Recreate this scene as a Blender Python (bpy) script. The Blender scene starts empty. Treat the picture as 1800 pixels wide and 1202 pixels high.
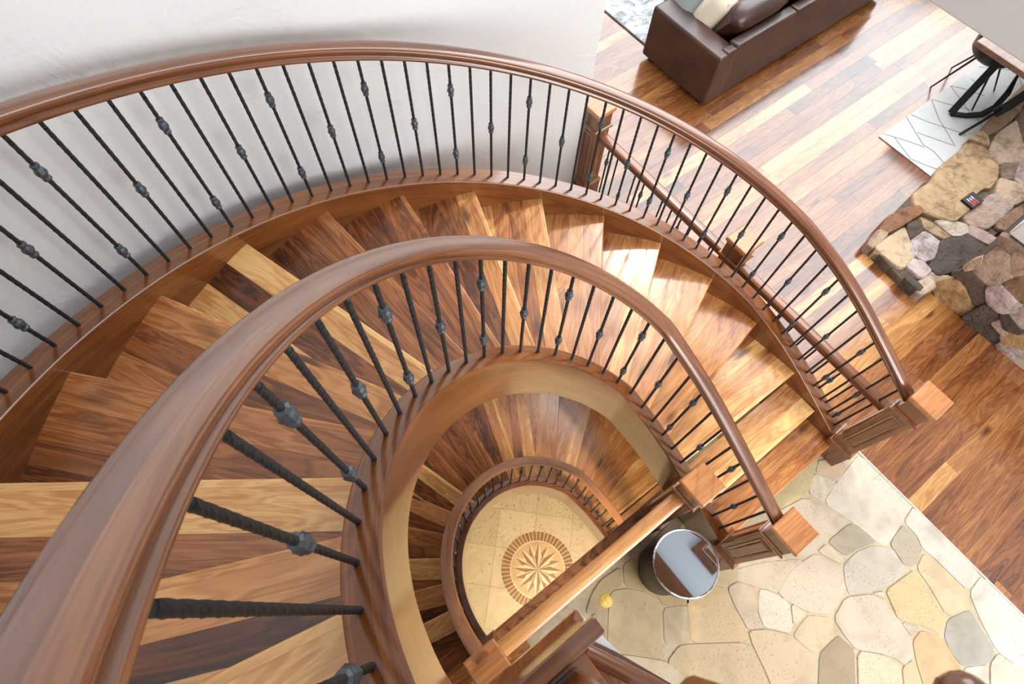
import bpy, bmesh, math, random
from mathutils import Vector, Matrix
random.seed(7)
scn = bpy.context.scene
COL = scn.collection
pi = math.pi
def rad(a): return math.radians(a)

# ------------------------------------------------------------------ camera, world, lights, exposure
cam_d = bpy.data.cameras.new('camera'); cam = bpy.data.objects.new('camera', cam_d); COL.objects.link(cam)
cam_d.sensor_width = 36.0; cam_d.sensor_fit = 'HORIZONTAL'; cam_d.lens = 20.764; cam_d.clip_start = 0.02
rx = Vector((0.79402, -0.60729, 0.02700)); up = Vector((0.54389, 0.72957, 0.41463)); fw = Vector((0.27150, 0.31453, -0.90959))
m = Matrix(((rx.x, up.x, -fw.x, -0.6266), (rx.y, up.y, -fw.y, 0.0098), (rx.z, up.z, -fw.z, 4.5531), (0, 0, 0, 1)))
cam.matrix_world = m
cam_d.dof.use_dof = True; cam_d.dof.focus_distance = 4.2; cam_d.dof.aperture_fstop = 13.0
scn.camera = cam

scn.view_settings.view_transform = 'Standard'
try: scn.view_settings.look = 'None'
except Exception: pass
scn.view_settings.gamma = 1.0
scn.view_settings.use_curve_mapping = False
scn.view_settings.exposure = 0.2

wd = bpy.data.worlds.new('world'); scn.world = wd; wd.use_nodes = True
wn = wd.node_tree; bg = wn.nodes['Background']; bg.inputs[1].default_value = 1.0
# soft white light of the bright vaulted room: stronger from overhead than from the sides
_tc = wn.nodes.new('ShaderNodeTexCoord'); _sx = wn.nodes.new('ShaderNodeSeparateXYZ'); _rp = wn.nodes.new('ShaderNodeValToRGB')
wn.links.new(_tc.outputs['Generated'], _sx.inputs[0]); wn.links.new(_sx.outputs[2], _rp.inputs[0]); wn.links.new(_rp.outputs[0], bg.inputs[0])
_rp.color_ramp.elements[0].position = 0.35; _rp.color_ramp.elements[0].color = (0.52, 0.515, 0.50, 1)
_rp.color_ramp.elements[1].position = 0.85; _rp.color_ramp.elements[1].color = (0.95, 0.95, 0.95, 1)

def area(name, loc, target, sx, sy, power, col=(1, 1, 1)):
    d = bpy.data.lights.new(name, 'AREA'); d.shape = 'RECTANGLE'; d.size = sx; d.size_y = sy; d.energy = power; d.color = col
    o = bpy.data.objects.new(name, d); COL.objects.link(o); o.location = loc
    o.rotation_euler = (Vector(target) - Vector(loc)).to_track_quat('-Z', 'Y').to_euler(); return o
def spot(name, loc, target, cone, power, col=(1, 1, 1), r=0.1, blend=0.4):
    d = bpy.data.lights.new(name, 'SPOT'); d.spot_size = rad(cone); d.spot_blend = blend; d.energy = power; d.color = col; d.shadow_soft_size = r
    o = bpy.data.objects.new(name, d); COL.objects.link(o); o.location = loc
    o.rotation_euler = (Vector(target) - Vector(loc)).to_track_quat('-Z', 'Y').to_euler(); return o
area('great_room_skylight', (9.2, 4.8, 8.0), (2.6, 1.5, 0.4), 11.0, 11.5, 1750, (0.90, 0.96, 1.0))
area('foyer_wall_fill', (1.6, -6.5, 4.4), (-0.6, 2.0, 2.3), 6.5, 4.5, 820, (0.95, 0.98, 1.0))  # added area light from the unseen foyer side, brightens the stair wall
spot('stair_key_spot', (4.5, 2.9, 5.6), (1.25, 0.75, 1.0), 40, 720, (1.0, 0.92, 0.78), 0.16, 0.6)  # added key spot standing in for window light across the treads
spot('foyer_warm_spot', (0.6, -1.9, 4.2), (0.9, -1.1, 0.0), 75, 30, (1.0, 0.86, 0.62), 0.25, 0.8)  # added small warm spot over the flagstones, no fixture modelled
spot('basement_downlight', (0.1, -1.0, -0.45), (0.0, 0.25, -3.2), 110, 260, (1.0, 0.87, 0.66), 0.2, 0.8)

# ------------------------------------------------------------------ materials
def lin(c): return tuple(((v / 255) / 12.92 if v / 255 <= 0.04045 else ((v / 255 + 0.055) / 1.055) ** 2.4) for v in c[:3]) + (1.0,)
def mat(name):
    mt = bpy.data.materials.new(name); mt.use_nodes = True; nt = mt.node_tree
    return mt, nt, nt.nodes['Principled BSDF']
def N(nt, t, **kw):
    n = nt.nodes.new(t)
    for k, v in kw.items():
        if k.startswith('i_'):
            n.inputs[k[2:].replace('_', ' ')].default_value = v
        else: setattr(n, k, v)
    return n
def ramp(nt, stops):
    r = nt.nodes.new('ShaderNodeValToRGB'); e = r.color_ramp.elements
    while len(e) < len(stops): e.new(0.5)
    for q, (p, c) in zip(e, stops): q.position = p; q.color = lin(c)
    return r
def math_n(nt, op, a, b=None, c=None):
    n = nt.nodes.new('ShaderNodeMath'); n.operation = op
    for i, x in enumerate((a, b, c)):
        if x is None: continue
        if isinstance(x, (int, float)): n.inputs[i].default_value = x
        else: nt.links.new(x, n.inputs[i])
    return n.outputs[0]

def wood(name, stops, rough=0.3, ku=1.0, kv=7.0, tone=0.62, ring=0.30, spec=0.5, coat=0.0, knots=True):
    mt, nt, b = mat(name); L = nt.links.new
    uv = N(nt, 'ShaderNodeUVMap'); uv.uv_map = 'UVMap'
    at = N(nt, 'ShaderNodeAttribute'); at.attribute_name = 'rnd'
    sep = N(nt, 'ShaderNodeSeparateXYZ'); L(uv.outputs[0], sep.inputs[0])
    rn = at.outputs['Fac']
    u = math_n(nt, 'MULTIPLY_ADD', rn, 53.0, sep.outputs[0]); v = math_n(nt, 'MULTIPLY_ADD', rn, 29.0, sep.outputs[1])
    def vec(su, sv):
        c = N(nt, 'ShaderNodeCombineXYZ'); L(math_n(nt, 'MULTIPLY', u, su), c.inputs[0]); L(math_n(nt, 'MULTIPLY', v, sv), c.inputs[1]); return c.outputs[0]
    n1 = N(nt, 'ShaderNodeTexNoise', i_Scale=1.0, i_Detail=4.0, i_Roughness=0.55, i_Distortion=0.9); L(vec(ku, kv), n1.inputs['Vector'])
    n2 = N(nt, 'ShaderNodeTexNoise', i_Scale=1.0, i_Detail=4.0, i_Roughness=0.65); L(vec(7.0 * ku, 170.0), n2.inputs['Vector'])
    n3 = N(nt, 'ShaderNodeTexNoise', i_Scale=1.0, i_Detail=2.0); L(vec(1.3 * ku, 2.2), n3.inputs['Vector'])
    rg = math_n(nt, 'SINE', math_n(nt, 'MULTIPLY', n1.outputs[0], 64.0))
    rg = math_n(nt, 'MULTIPLY', math_n(nt, 'ADD', rg, 1.0), 0.5)
    fac = math_n(nt, 'MULTIPLY', rn, tone)
    fac = math_n(nt, 'MULTIPLY_ADD', math_n(nt, 'SUBTRACT', n1.outputs[0], 0.5), 0.6, fac)
    fac = math_n(nt, 'MULTIPLY_ADD', math_n(nt, 'SUBTRACT', rg, 0.5), ring * 0.55, fac)
    fac = math_n(nt, 'MULTIPLY_ADD', math_n(nt, 'SUBTRACT', n2.outputs[0], 0.5), ring, fac)
    fac = math_n(nt, 'MULTIPLY_ADD', math_n(nt, 'SUBTRACT', n3.outputs[0], 0.5), 0.5, fac)
    fac = math_n(nt, 'ADD', fac, (1 - tone) * 0.5)
    r = ramp(nt, stops); L(fac, r.inputs[0])
    out = r.outputs[0]
    if knots:
        vo = N(nt, 'ShaderNodeTexVoronoi', i_Scale=1.0, i_Randomness=1.0); L(vec(1.5, 4.2), vo.inputs['Vector'])
        k = N(nt, 'ShaderNodeMapRange', interpolation_type='SMOOTHSTEP'); L(vo.outputs['Distance'], k.inputs[0])
        k.inputs[1].default_value = 0.03; k.inputs[2].default_value = 0.17; k.inputs[3].default_value = 1.0; k.inputs[4].default_value = 0.0
        mx = N(nt, 'ShaderNodeMixRGB'); mx.blend_type = 'MULTIPLY'; mx.inputs[2].default_value = lin((96, 66, 52))
        L(math_n(nt, 'MULTIPLY', k.outputs[0], 0.85), mx.inputs[0]); L(out, mx.inputs[1]); out = mx.outputs[0]
    L(out, b.inputs['Base Color'])
    b.inputs['Roughness'].default_value = rough; b.inputs['Specular IOR Level'].default_value = spec
    if coat: b.inputs['Coat Weight'].default_value = coat; b.inputs['Coat Roughness'].default_value = 0.12
    bp = N(nt, 'ShaderNodeBump', i_Strength=0.08, i_Distance=0.002); L(n2.outputs[0], bp.inputs['Height']); L(bp.outputs[0], b.inputs['Normal'])
    return mt

W_PLANK = [(0.0, (48, 23, 12)), (0.22, (100, 54, 27)), (0.46, (154, 93, 49)), (0.72, (196, 136, 80)), (1.0, (230, 184, 118))]
W_TRIM = [(0.0, (52, 24, 8)), (0.35, (98, 52, 19)), (0.65, (138, 80, 33)), (1.0, (174, 114, 56))]
W_RAIL = [(0.0, (56, 28, 15)), (0.4, (98, 54, 29)), (0.7, (132, 80, 45)), (1.0, (168, 114, 70))]
M = {}
M['plank'] = wood('walnut_planks', W_PLANK, 0.26, 1.0, 7.5, ring=.30, coat=.35, tone=.82)
W_FLOOR = [(0.0, (42, 20, 10)), (0.22, (86, 46, 23)), (0.46, (132, 79, 41)), (0.72, (170, 116, 66)), (1.0, (206, 160, 100))]
M['floor'] = wood('walnut_floor', W_FLOOR, 0.20, 0.9, 7.5, ring=.30, spec=.6, coat=.78, tone=.66)
M['trim'] = wood('walnut_trim', W_TRIM, 0.28, 0.5, 10.0, tone=0.35, ring=.30, knots=False, coat=.9)
M['rail'] = wood('walnut_rail', W_RAIL, 0.24, 0.5, 12.0, tone=0.3, ring=0.3, knots=False, spec=.5, coat=.7)
M['cap'] = wood('walnut_cap', [(0.0, (106, 60, 34)), (0.4, (156, 96, 56)), (0.7, (188, 128, 80)), (1.0, (208, 152, 104))], 0.28, 0.6, 12.0, tone=0.3, ring=0.3, knots=False, coat=.4)
M['glarerail'] = wood('glare_lit_rail', [(0.0, (120, 70, 34)), (0.4, (176, 116, 62)), (0.7, (206, 148, 88)), (1.0, (224, 172, 112))], 0.28, 0.5, 12.0, tone=0.3, ring=0.3, knots=False, coat=.5)  # rail wood made paler, overhead glare put into the colour

def simple(name, col, rough=0.5, metal=0.0, bump=None, spec=0.5):
    mt, nt, b = mat(name); b.inputs['Base Color'].default_value = lin(col); b.inputs['Roughness'].default_value = rough; b.inputs['Metallic'].default_value = metal
    b.inputs['Specular IOR Level'].default_value = spec
    if bump:
        s, st, d = bump
        n = N(nt, 'ShaderNodeTexNoise', i_Scale=s, i_Detail=5.0, i_Roughness=0.6); tc = N(nt, 'ShaderNodeTexCoord'); nt.links.new(tc.outputs['Object'], n.inputs['Vector'])
        bp = N(nt, 'ShaderNodeBump', i_Strength=st, i_Distance=d); nt.links.new(n.outputs[0], bp.inputs['Height']); nt.links.new(bp.outputs[0], b.inputs['Normal'])
    return mt
M['iron'] = simple('wrought_iron', (34, 36, 40), 0.5, 0.2, (160.0, 0.5, 0.002))
M['knuckle'] = simple('forged_iron', (76, 82, 88), 0.40, 0.4, (120.0, 0.6, 0.002))
M['chrome'] = simple('chrome', (225, 228, 230), 0.08, 1.0)
M['mirror'] = simple('mirror_glass', (222, 230, 236), 0.02, 1.0)
M['black'] = simple('black_metal', (22, 23, 24), 0.4, 0.3)
M['blackwood'] = simple('black_drum', (20, 17, 15), 0.4)
M['brass'] = simple('brass_cover', (222, 182, 84), 0.45, 0.0)
M['brass2'] = simple('pale_brass_lid', (238, 208, 112), 0.45, 0.0)
M['white'] = simple('white_trim', (226, 228, 234), 0.4)
M['slate'] = simple('grey_shell', (96, 108, 112), 0.45)
M['red'] = simple('red_ink', (196, 50, 36), 0.5)
M['ink'] = simple('white_ink', (225, 225, 230), 0.5)
M['cream'] = simple('cream_cotton', (226, 214, 192), 0.85, 0.0, (90.0, 0.25, 0.004))
M['greycloth'] = simple('grey_cloth', (150, 158, 158), 0.9, 0.0, (150.0, 0.4, 0.003))
M['straw'] = simple('pale_strands', (196, 186, 166), 0.9)

def plaster(name, col):
    mt, nt, b = mat(name); L = nt.links.new
    tc = N(nt, 'ShaderNodeTexCoord')
    n = N(nt, 'ShaderNodeTexNoise', i_Scale=2.6, i_Detail=7.0, i_Roughness=0.62, i_Distortion=1.2); L(tc.outputs['Object'], n.inputs['Vector'])
    n2 = N(nt, 'ShaderNodeTexNoise', i_Scale=22.0, i_Detail=4.0, i_Roughness=0.6); L(tc.outputs['Object'], n2.inputs['Vector'])
    mr = N(nt, 'ShaderNodeMapRange'); L(n.outputs[0], mr.inputs[0]); mr.inputs[1].default_value = 0.46; mr.inputs[2].default_value = 0.54
    b1 = N(nt, 'ShaderNodeBump', i_Strength=0.32, i_Distance=0.005); L(mr.outputs[0], b1.inputs['Height'])
    b2 = N(nt, 'ShaderNodeBump', i_Strength=0.15, i_Distance=0.004); L(n2.outputs[0], b2.inputs['Height']); L(b1.outputs[0], b2.inputs['Normal'])
    L(b2.outputs[0], b.inputs['Normal'])
    b.inputs['Base Color'].default_value = lin(col); b.inputs['Roughness'].default_value = 0.52
    return mt
M['plaster'] = plaster('hand_trowelled_plaster', (222, 221, 220))
M['ceil'] = simple('ceiling_paint', (206, 216, 226), 0.8)
M['bulkhead'] = simple('painted_drywall', (214, 212, 211), 0.75)

def stone(name, bump=0.35, scale=9.0, rough=0.55, var=0.5, spots=True, bd=0.01):
    """per-stone colour attribute 'col' broken up by mineral noise"""
    mt, nt, b = mat(name); L = nt.links.new
    at = N(nt, 'ShaderNodeAttribute'); at.attribute_name = 'col'
    tc = N(nt, 'ShaderNodeTexCoord')
    n = N(nt, 'ShaderNodeTexNoise', i_Scale=scale, i_Detail=8.0, i_Roughness=0.65, i_Distortion=0.5); L(tc.outputs['Object'], n.inputs['Vector'])
    n2 = N(nt, 'ShaderNodeTexNoise', i_Scale=scale * 0.35, i_Detail=3.0); L(tc.outputs['Object'], n2.inputs['Vector'])
    f = math_n(nt, 'ADD', math_n(nt, 'MULTIPLY', n.outputs[0], 0.6), math_n(nt, 'MULTIPLY', n2.outputs[0], 0.4))
    mr = N(nt, 'ShaderNodeMapRange'); L(f, mr.inputs[0]); mr.inputs[1].default_value = 0.3; mr.inputs[2].default_value = 0.52
    mr.inputs[3].default_value = 1.0 - var * 0.6; mr.inputs[4].default_value = 1.0 + var * 0.35
    mx = N(nt, 'ShaderNodeMixRGB'); mx.blend_type = 'MULTIPLY'; mx.inputs[0].default_value = 1.0
    cb = N(nt, 'ShaderNodeCombineXYZ')
    for i in range(3): L(math_n(nt, 'POWER', mr.outputs[0], (0.92, 1.0, 1.12)[i]), cb.inputs[i])
    L(at.outputs['Color'], mx.inputs[1]); L(cb.outputs[0], mx.inputs[2]); out = mx.outputs[0]
    if spots:
        vo = N(nt, 'ShaderNodeTexNoise', i_Scale=scale * 11, i_Detail=2.0); L(tc.outputs['Object'], vo.inputs['Vector'])
        k = N(nt, 'ShaderNodeMapRange'); L(vo.outputs[0], k.inputs[0]); k.inputs[1].default_value = 0.551; k.inputs[2].default_value = 0.76
        gate = N(nt, 'ShaderNodeMapRange'); L(n2.outputs[0], gate.inputs[0]); gate.inputs[1].default_value = 0.5; gate.inputs[2].default_value = 0.52
        m2 = N(nt, 'ShaderNodeMixRGB'); m2.inputs[2].default_value = lin((120, 84, 50)); L(out, m2.inputs[1]); L(math_n(nt, 'MULTIPLY', math_n(nt, 'MULTIPLY', k.outputs[0], gate.outputs[0]), 0.55), m2.inputs[0]); out = m2.outputs[0]
    L(out, b.inputs['Base Color']); b.inputs['Roughness'].default_value = rough
    bp = N(nt, 'ShaderNodeBump', i_Strength=bump, i_Distance=bd); L(n.outputs[0], bp.inputs['Height']); L(bp.outputs[0], b.inputs['Normal'])
    return mt
M['flag'] = stone('flagstone', 0.14, 6.0, 0.42, 0.40)
M['rock'] = stone('field_stone', 1.0, 11.0, 0.7, 1.35, False, 0.05)
M['travertine'] = stone('travertine', 0.08, 4.0, 0.4, 0.3)
M['inlay'] = stone('inlaid_stone', 0.04, 14.0, 0.4, 0.3, False)
M['rug'] = stone('flat_woven_rug', 0.25, 30.0, 0.95, 0.12, False)

def leather(name, c0, c1):
    mt, nt, b = mat(name); L = nt.links.new; tc = N(nt, 'ShaderNodeTexCoord')
    n = N(nt, 'ShaderNodeTexNoise', i_Scale=3.0, i_Detail=4.0); L(tc.outputs['Object'], n.inputs['Vector'])
    r = ramp(nt, [(0.3, c0), (0.7, c1)]); L(n.outputs[0], r.inputs[0]); L(r.outputs[0], b.inputs['Base Color'])
    v = N(nt, 'ShaderNodeTexVoronoi', i_Scale=220.0); L(tc.outputs['Object'], v.inputs['Vector'])
    n2 = N(nt, 'ShaderNodeTexNoise', i_Scale=14.0, i_Detail=3.0, i_Distortion=1.0); L(tc.outputs['Object'], n2.inputs['Vector'])
    h = math_n(nt, 'MULTIPLY_ADD', v.outputs['Distance'], 0.15, n2.outputs[0])
    bp = N(nt, 'ShaderNodeBump', i_Strength=0.25, i_Distance=0.006); L(h, bp.inputs['Height']); L(bp.outputs[0], b.inputs['Normal'])
    b.inputs['Roughness'].default_value = 0.33; b.inputs['Specular IOR Level'].default_value = 0.7; return mt
M['leather'] = leather('brown_leather', (46, 26, 20), (78, 45, 32))
def shag(name):
    mt, nt, b = mat(name); L = nt.links.new; tc = N(nt, 'ShaderNodeTexCoord')
    n = N(nt, 'ShaderNodeTexNoise', i_Scale=7.0, i_Detail=9.0, i_Roughness=0.75, i_Distortion=1.0); L(tc.outputs['Object'], n.inputs['Vector'])
    r = ramp(nt, [(0.38, (118, 122, 126)), (0.5, (176, 178, 180)), (0.58, (226, 226, 224)), (0.8, (238, 237, 234))]); L(n.outputs[0], r.inputs[0]); L(r.outputs[0], b.inputs['Base Color'])
    b.inputs['Roughness'].default_value = 0.95; return mt
M['abstract'] = shag('grey_abstract_weave')

# ------------------------------------------------------------------ mesh helpers
WORLD = {}
def wloc(o): return WORLD.get(o.name, Vector((0, 0, 0))) if o else Vector((0, 0, 0))
def tag(o, label=None, cat=None, group=None, kind=None):
    if label: o['label'] = label
    if cat: o['category'] = cat
    if group: o['group'] = group
    if kind: o['kind'] = kind
    return o
def thing(name, loc, label, cat, group=None):
    o = bpy.data.objects.new(name, None); COL.objects.link(o); o.location = loc; o.empty_display_size = 0.1
    WORLD[o.name] = Vector(loc); return tag(o, label, cat, group)

class MB:
    """collects faces (world coordinates) with uv along the grain, a random tone per plank and an optional colour; builds ONE mesh"""
    def __init__(s): s.v = []; s.f = []; s.uv = []; s.rnd = []; s.mi = []; s.col = []
    def face(s, pts, uv=None, rnd=0.5, mi=0, col=(200, 200, 200)):
        i = len(s.v); s.v += [tuple(p) for p in pts]; s.f.append(tuple(range(i, i + len(pts))))
        if uv is None:
            p0 = Vector(pts[0]); a = Vector(pts[1]) - p0
            if len(pts) > 3 and (Vector(pts[-1]) - p0).length > a.length: a = Vector(pts[-1]) - p0
            a.normalize() if a.length > 1e-9 else None
            n = (Vector(pts[1]) - p0).cross(Vector(pts[2]) - p0); c = n.cross(a); c = c.normalized() if c.length > 1e-12 else Vector((0, 0, 1))
            uv = [((Vector(p) - p0).dot(a), (Vector(p) - p0).dot(c)) for p in pts]
        s.uv.append([tuple(q) for q in uv]); s.rnd.append(rnd); s.mi.append(mi); s.col.append(col)
    def grid(s, rows, closed=False, u0=0.0, rnd=0.5, mi=0, uvw=None, col=(200, 200, 200), caps=False):
        """rows: list of rings (lists of points); u runs along rows"""
        n = len(rows[0]); base = len(s.v)
        for r in rows: s.v += [tuple(p) for p in r]
        us = [u0]
        for k in range(1, len(rows)): us.append(us[-1] + (Vector(rows[k][n // 2]) - Vector(rows[k - 1][n // 2])).length)
        vs = [0.0]
        for k in range(1, n + 1): vs.append(vs[-1] + (Vector(rows[0][k % n]) - Vector(rows[0][k - 1])).length)
        for k in range(len(rows) - 1):
            for j in range(n if closed else n - 1):
                j2 = (j + 1) % n
                s.f.append((base + k * n + j, base + k * n + j2, base + (k + 1) * n + j2, base + (k + 1) * n + j))
                s.uv.append([(us[k], vs[j]), (us[k], vs[j + 1]), (us[k + 1], vs[j + 1]), (us[k + 1], vs[j])]); s.rnd.append(rnd); s.mi.append(mi); s.col.append(col)
        if caps and closed:
            for k in (0, len(rows) - 1):
                R = [Vector(p) for p in rows[k]]; ext = [max(p[i] for p in R) - min(p[i] for p in R) for i in range(3)]; ax = sorted(range(3), key=lambda i: -ext[i])[:2]; ax.sort()
                s.f.append(tuple(base + k * n + j for j in range(n))); s.uv.append([(p[ax[0]], p[ax[1]]) for p in R]); s.rnd.append(rnd); s.mi.append(mi); s.col.append(col)
    def prism(s, poly, z0, z1, d=(1, 0), rnd=0.5, mi=0, col=(200, 200, 200), bottom=True, side=None):
        d = Vector((d[0], d[1])).normalized(); c = Vector((-d.y, d.x))
        A = sum(poly[i][0] * poly[(i + 1) % len(poly)][1] - poly[(i + 1) % len(poly)][0] * poly[i][1] for i in range(len(poly)))
        if A < 0: poly = poly[::-1]
        q = lambda p: (Vector(p[:2]).dot(d), Vector(p[:2]).dot(c))
        s.face([(p[0], p[1], z1) for p in poly], [q(p) for p in poly], rnd, mi, col)
        if bottom: s.face([(p[0], p[1], z0) for p in poly[::-1]], [q(p) for p in poly[::-1]], rnd, mi, col)
        for i in range(len(poly)):
            a, b = poly[i], poly[(i + 1) % len(poly)]; ua, ub = q(a)[0] + q(a)[1] * .37, q(b)[0] + q(b)[1] * .37
            s.face([(a[0], a[1], z0), (b[0], b[1], z0), (b[0], b[1], z1), (a[0], a[1], z1)], [(ua, z0), (ub, z0), (ub, z1), (ua, z1)], rnd, mi, side or col)
    def box(s, x0, x1, y0, y1, z0, z1, grain='x', rnd=0.5, mi=0, col=(200, 200, 200), rot=0.0, piv=None):
        P = [Vector((x, y, z)) for x in (x0, x1) for y in (y0, y1) for z in (z0, z1)]
        if rot:
            pv = Vector(piv) if piv else Vector(((x0 + x1) / 2, (y0 + y1) / 2, 0)); R = Matrix.Rotation(rot, 3, 'Z'); P2 = [pv + R @ (p - pv) for p in P]
        else: P2 = P
        ax = {'x': 0, 'y': 1, 'z': 2}[grain]
        for f in ((0, 1, 3, 2), (4, 6, 7, 5), (0, 4, 5, 1), (2, 3, 7, 6), (0, 2, 6, 4), (1, 5, 7, 3)):
            pts = [P[i] for i in f]; uv = []
            for p in pts:
                o = [p[k] for k in range(3) if k != ax]; uv.append((p[ax], o[0] + o[1]))
            s.face([P2[i] for i in f], uv, rnd, mi, col)
    def tube(s, path, r, n=8, rnd=0.5, mi=0, caps=True, flat=None, col=(200, 200, 200)):
        P = [Vector(p) for p in path]; rows = []
        up0 = Vector((0, 0, 1)); 
        for k, p in enumerate(P):
            t = (P[min(k + 1, len(P) - 1)] - P[max(k - 1, 0)]).normalized()
            a = t.cross(up0)
            if a.length < 1e-3: a = t.cross(Vector((1, 0, 0)))
            a.normalize(); b = a.cross(t).normalized()
            rr = r[k] if isinstance(r, (list, tuple)) else r
            rows.append([p + a * (math.cos(2 * pi * j / n) * rr * (flat[0] if flat else 1)) + b * (math.sin(2 * pi * j / n) * rr * (flat[1] if flat else 1)) for j in range(n)])
        s.grid(rows, True, 0, rnd, mi, caps=caps, col=col)
    def lathe(s, prof, c, n=24, rnd=0.5, mi=0, phase=0.0, col=(200, 200, 200)):
        rows = [[(c[0] + r * math.cos(2 * pi * j / n + phase), c[1] + r * math.sin(2 * pi * j / n + phase), c[2] + z) for j in range(n)] for r, z in prof]
        s.grid(rows, True, 0, rnd, mi, caps=True, col=col)
    def mesh(s, name, mats, smooth=False, off=Vector((0, 0, 0)), merge=1e-5):
        me = bpy.data.meshes.new(name)
        me.from_pydata([tuple(Vector(p) - off) for p in s.v], [], s.f)
        ul = me.uv_layers.new(name='UVMap'); fl = [c for f in s.uv for q in f for c in q]; ul.data.foreach_set('uv', fl)
        a = me.attributes.new('rnd', 'FLOAT', 'FACE'); a.data.foreach_set('value', s.rnd)
        c = me.attributes.new('col', 'FLOAT_COLOR', 'FACE'); c.data.foreach_set('color', [x for q in s.col for x in lin(q)])
        for mt in (mats if isinstance(mats, (list, tuple)) else [mats]): me.materials.append(mt)
        me.polygons.foreach_set('material_index', s.mi)
        bm = bmesh.new(); bm.from_mesh(me)
        if merge: bmesh.ops.remove_doubles(bm, verts=bm.verts, dist=merge)
        bmesh.ops.recalc_face_normals(bm, faces=bm.faces)
        if smooth:
            for f in bm.faces: f.smooth = True
            for e in bm.edges:
                if len(e.link_faces) == 2 and e.calc_face_angle(0) > rad(smooth if smooth is not True else 40): e.smooth = False
        bm.to_mesh(me); bm.free(); me.update(); return me
    def build(s, name, mats, parent=None, smooth=False, bevel=0.0, seg=2, merge=1e-5, loc=None):
        base = wloc(parent) if parent else (Vector(loc) if loc else Vector((0, 0, 0)))
        o = bpy.data.objects.new(name, s.mesh(name, mats, smooth, base, merge)); COL.objects.link(o)
        if parent: o.parent = parent
        elif loc: o.location = loc
        WORLD[o.name] = base
        if bevel:
            b = o.modifiers.new('bevel', 'BEVEL'); b.width = bevel; b.segments = seg; b.limit_method = 'ANGLE'; b.angle_limit = rad(50)
        return o
def link_copy(me, name, parent, world):
    o = bpy.data.objects.new(name, me); COL.objects.link(o); o.parent = parent; o.location = Vector(world) - wloc(parent); WORLD[o.name] = Vector(world); return o
def copy_tree(o, parent, off=None):
    c = o.copy(); COL.objects.link(c); c.parent = parent
    WORLD[c.name] = wloc(o)
    for ch in list(o.children): copy_tree(ch, c)
    return c
def clip(poly, n, d):
    """keep the side where p.n <= d"""
    out = []
    for i in range(len(poly)):
        a, b = poly[i], poly[(i + 1) % len(poly)]; fa = a[0] * n[0] + a[1] * n[1] - d; fb = b[0] * n[0] + b[1] * n[1] - d
        if fa <= 0: out.append(a)
        if fa * fb < 0:
            t = fa / (fa - fb); out.append((a[0] + (b[0] - a[0]) * t, a[1] + (b[1] - a[1]) * t))
    return out
def shrink(poly, d):
    cx = sum(p[0] for p in poly) / len(poly); cy = sum(p[1] for p in poly) / len(poly); out = []
    for p in poly:
        r = math.hypot(p[0] - cx, p[1] - cy); k = max(0.3, (r - d) / r) if r > 0 else 1; out.append((cx + (p[0] - cx) * k, cy + (p[1] - cy) * k))
    return out
def smooth_poly(poly, it=1):
    for _ in range(it):
        q = []
        for i in range(len(poly)):
            a, b = poly[i], poly[(i + 1) % len(poly)]
            q.append((a[0] * .85 + b[0] * .15, a[1] * .85 + b[1] * .15)); q.append((a[0] * .15 + b[0] * .85, a[1] * .15 + b[1] * .85))
        poly = q
    return poly
def struct(o, label=None): o['kind'] = 'structure'; return o

# ------------------------------------------------------------------ room shell
FL = 0.0; BZ = -3.24; LZ = 3.24
def strips(mb, x0, x1, y0, y1, z, th, w, d='x', rng=None, lo=0.7, hi=2.2, tones=None):
    rng = rng or random
    a0, a1, b0, b1 = (x0, x1, y0, y1) if d == 'x' else (y0, y1, x0, x1)
    b = b0
    while b < b1 - 1e-6:
        bw = min(w, b1 - b); a = a0 - rng.random() * hi
        while a < a1:
            ln = lo + rng.random() * (hi - lo); s, e = max(a, a0), min(a + ln, a1)
            if e - s > 0.01:
                t = rng.random(); t = 0.25 + 0.4 * t if rng.random() < 0.7 else (0.08 + .15 * t if rng.random() < .4 else 0.7 + 0.3 * t)
                g = 0.0006
                q = (s + g, e - g, b + g, b + bw - g)
                P = [(q[0], q[2]), (q[1], q[2]), (q[1], q[3]), (q[0], q[3])]
                if d != 'x': P = [(p[1], p[0]) for p in P]
                mb.prism(P, z - th, z, (1, 0) if d == 'x' else (0, 1), t, bottom=False)
            a += ln
        b += bw
rf = random.Random(21)
mb = MB()
strips(mb, 2.36, 9.2, -3.2, 7.0, FL, 0.02, 0.127, 'x', rf, 0.9, 3.0)
strips(mb, 2.2, 2.36, -0.6, 3.2, FL, 0.02, 0.127, 'x', rf)
strips(mb, -3.4, -0.56, -3.0, -0.13, FL, 0.02, 0.115, 'x', rf)
mb.prism([(-2.2, -0.13), (-0.86, -0.13), (-0.86, 0.0), (-2.2, 0.0)], -0.04, 0.0, (1, 0), 0.12)
mb.box(2.2, 9.2, -3.2, 7.0, -0.3, -0.021, 'x', 0.1); mb.box(-3.4, 2.2, -3.2, -0.115, -0.3, -0.021, 'x', 0.15)
struct(mb.build('floor_wood', M['floor'])); bpy.data.objects['floor_wood']['label'] = 'walnut plank floor of the main storey'

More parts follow.
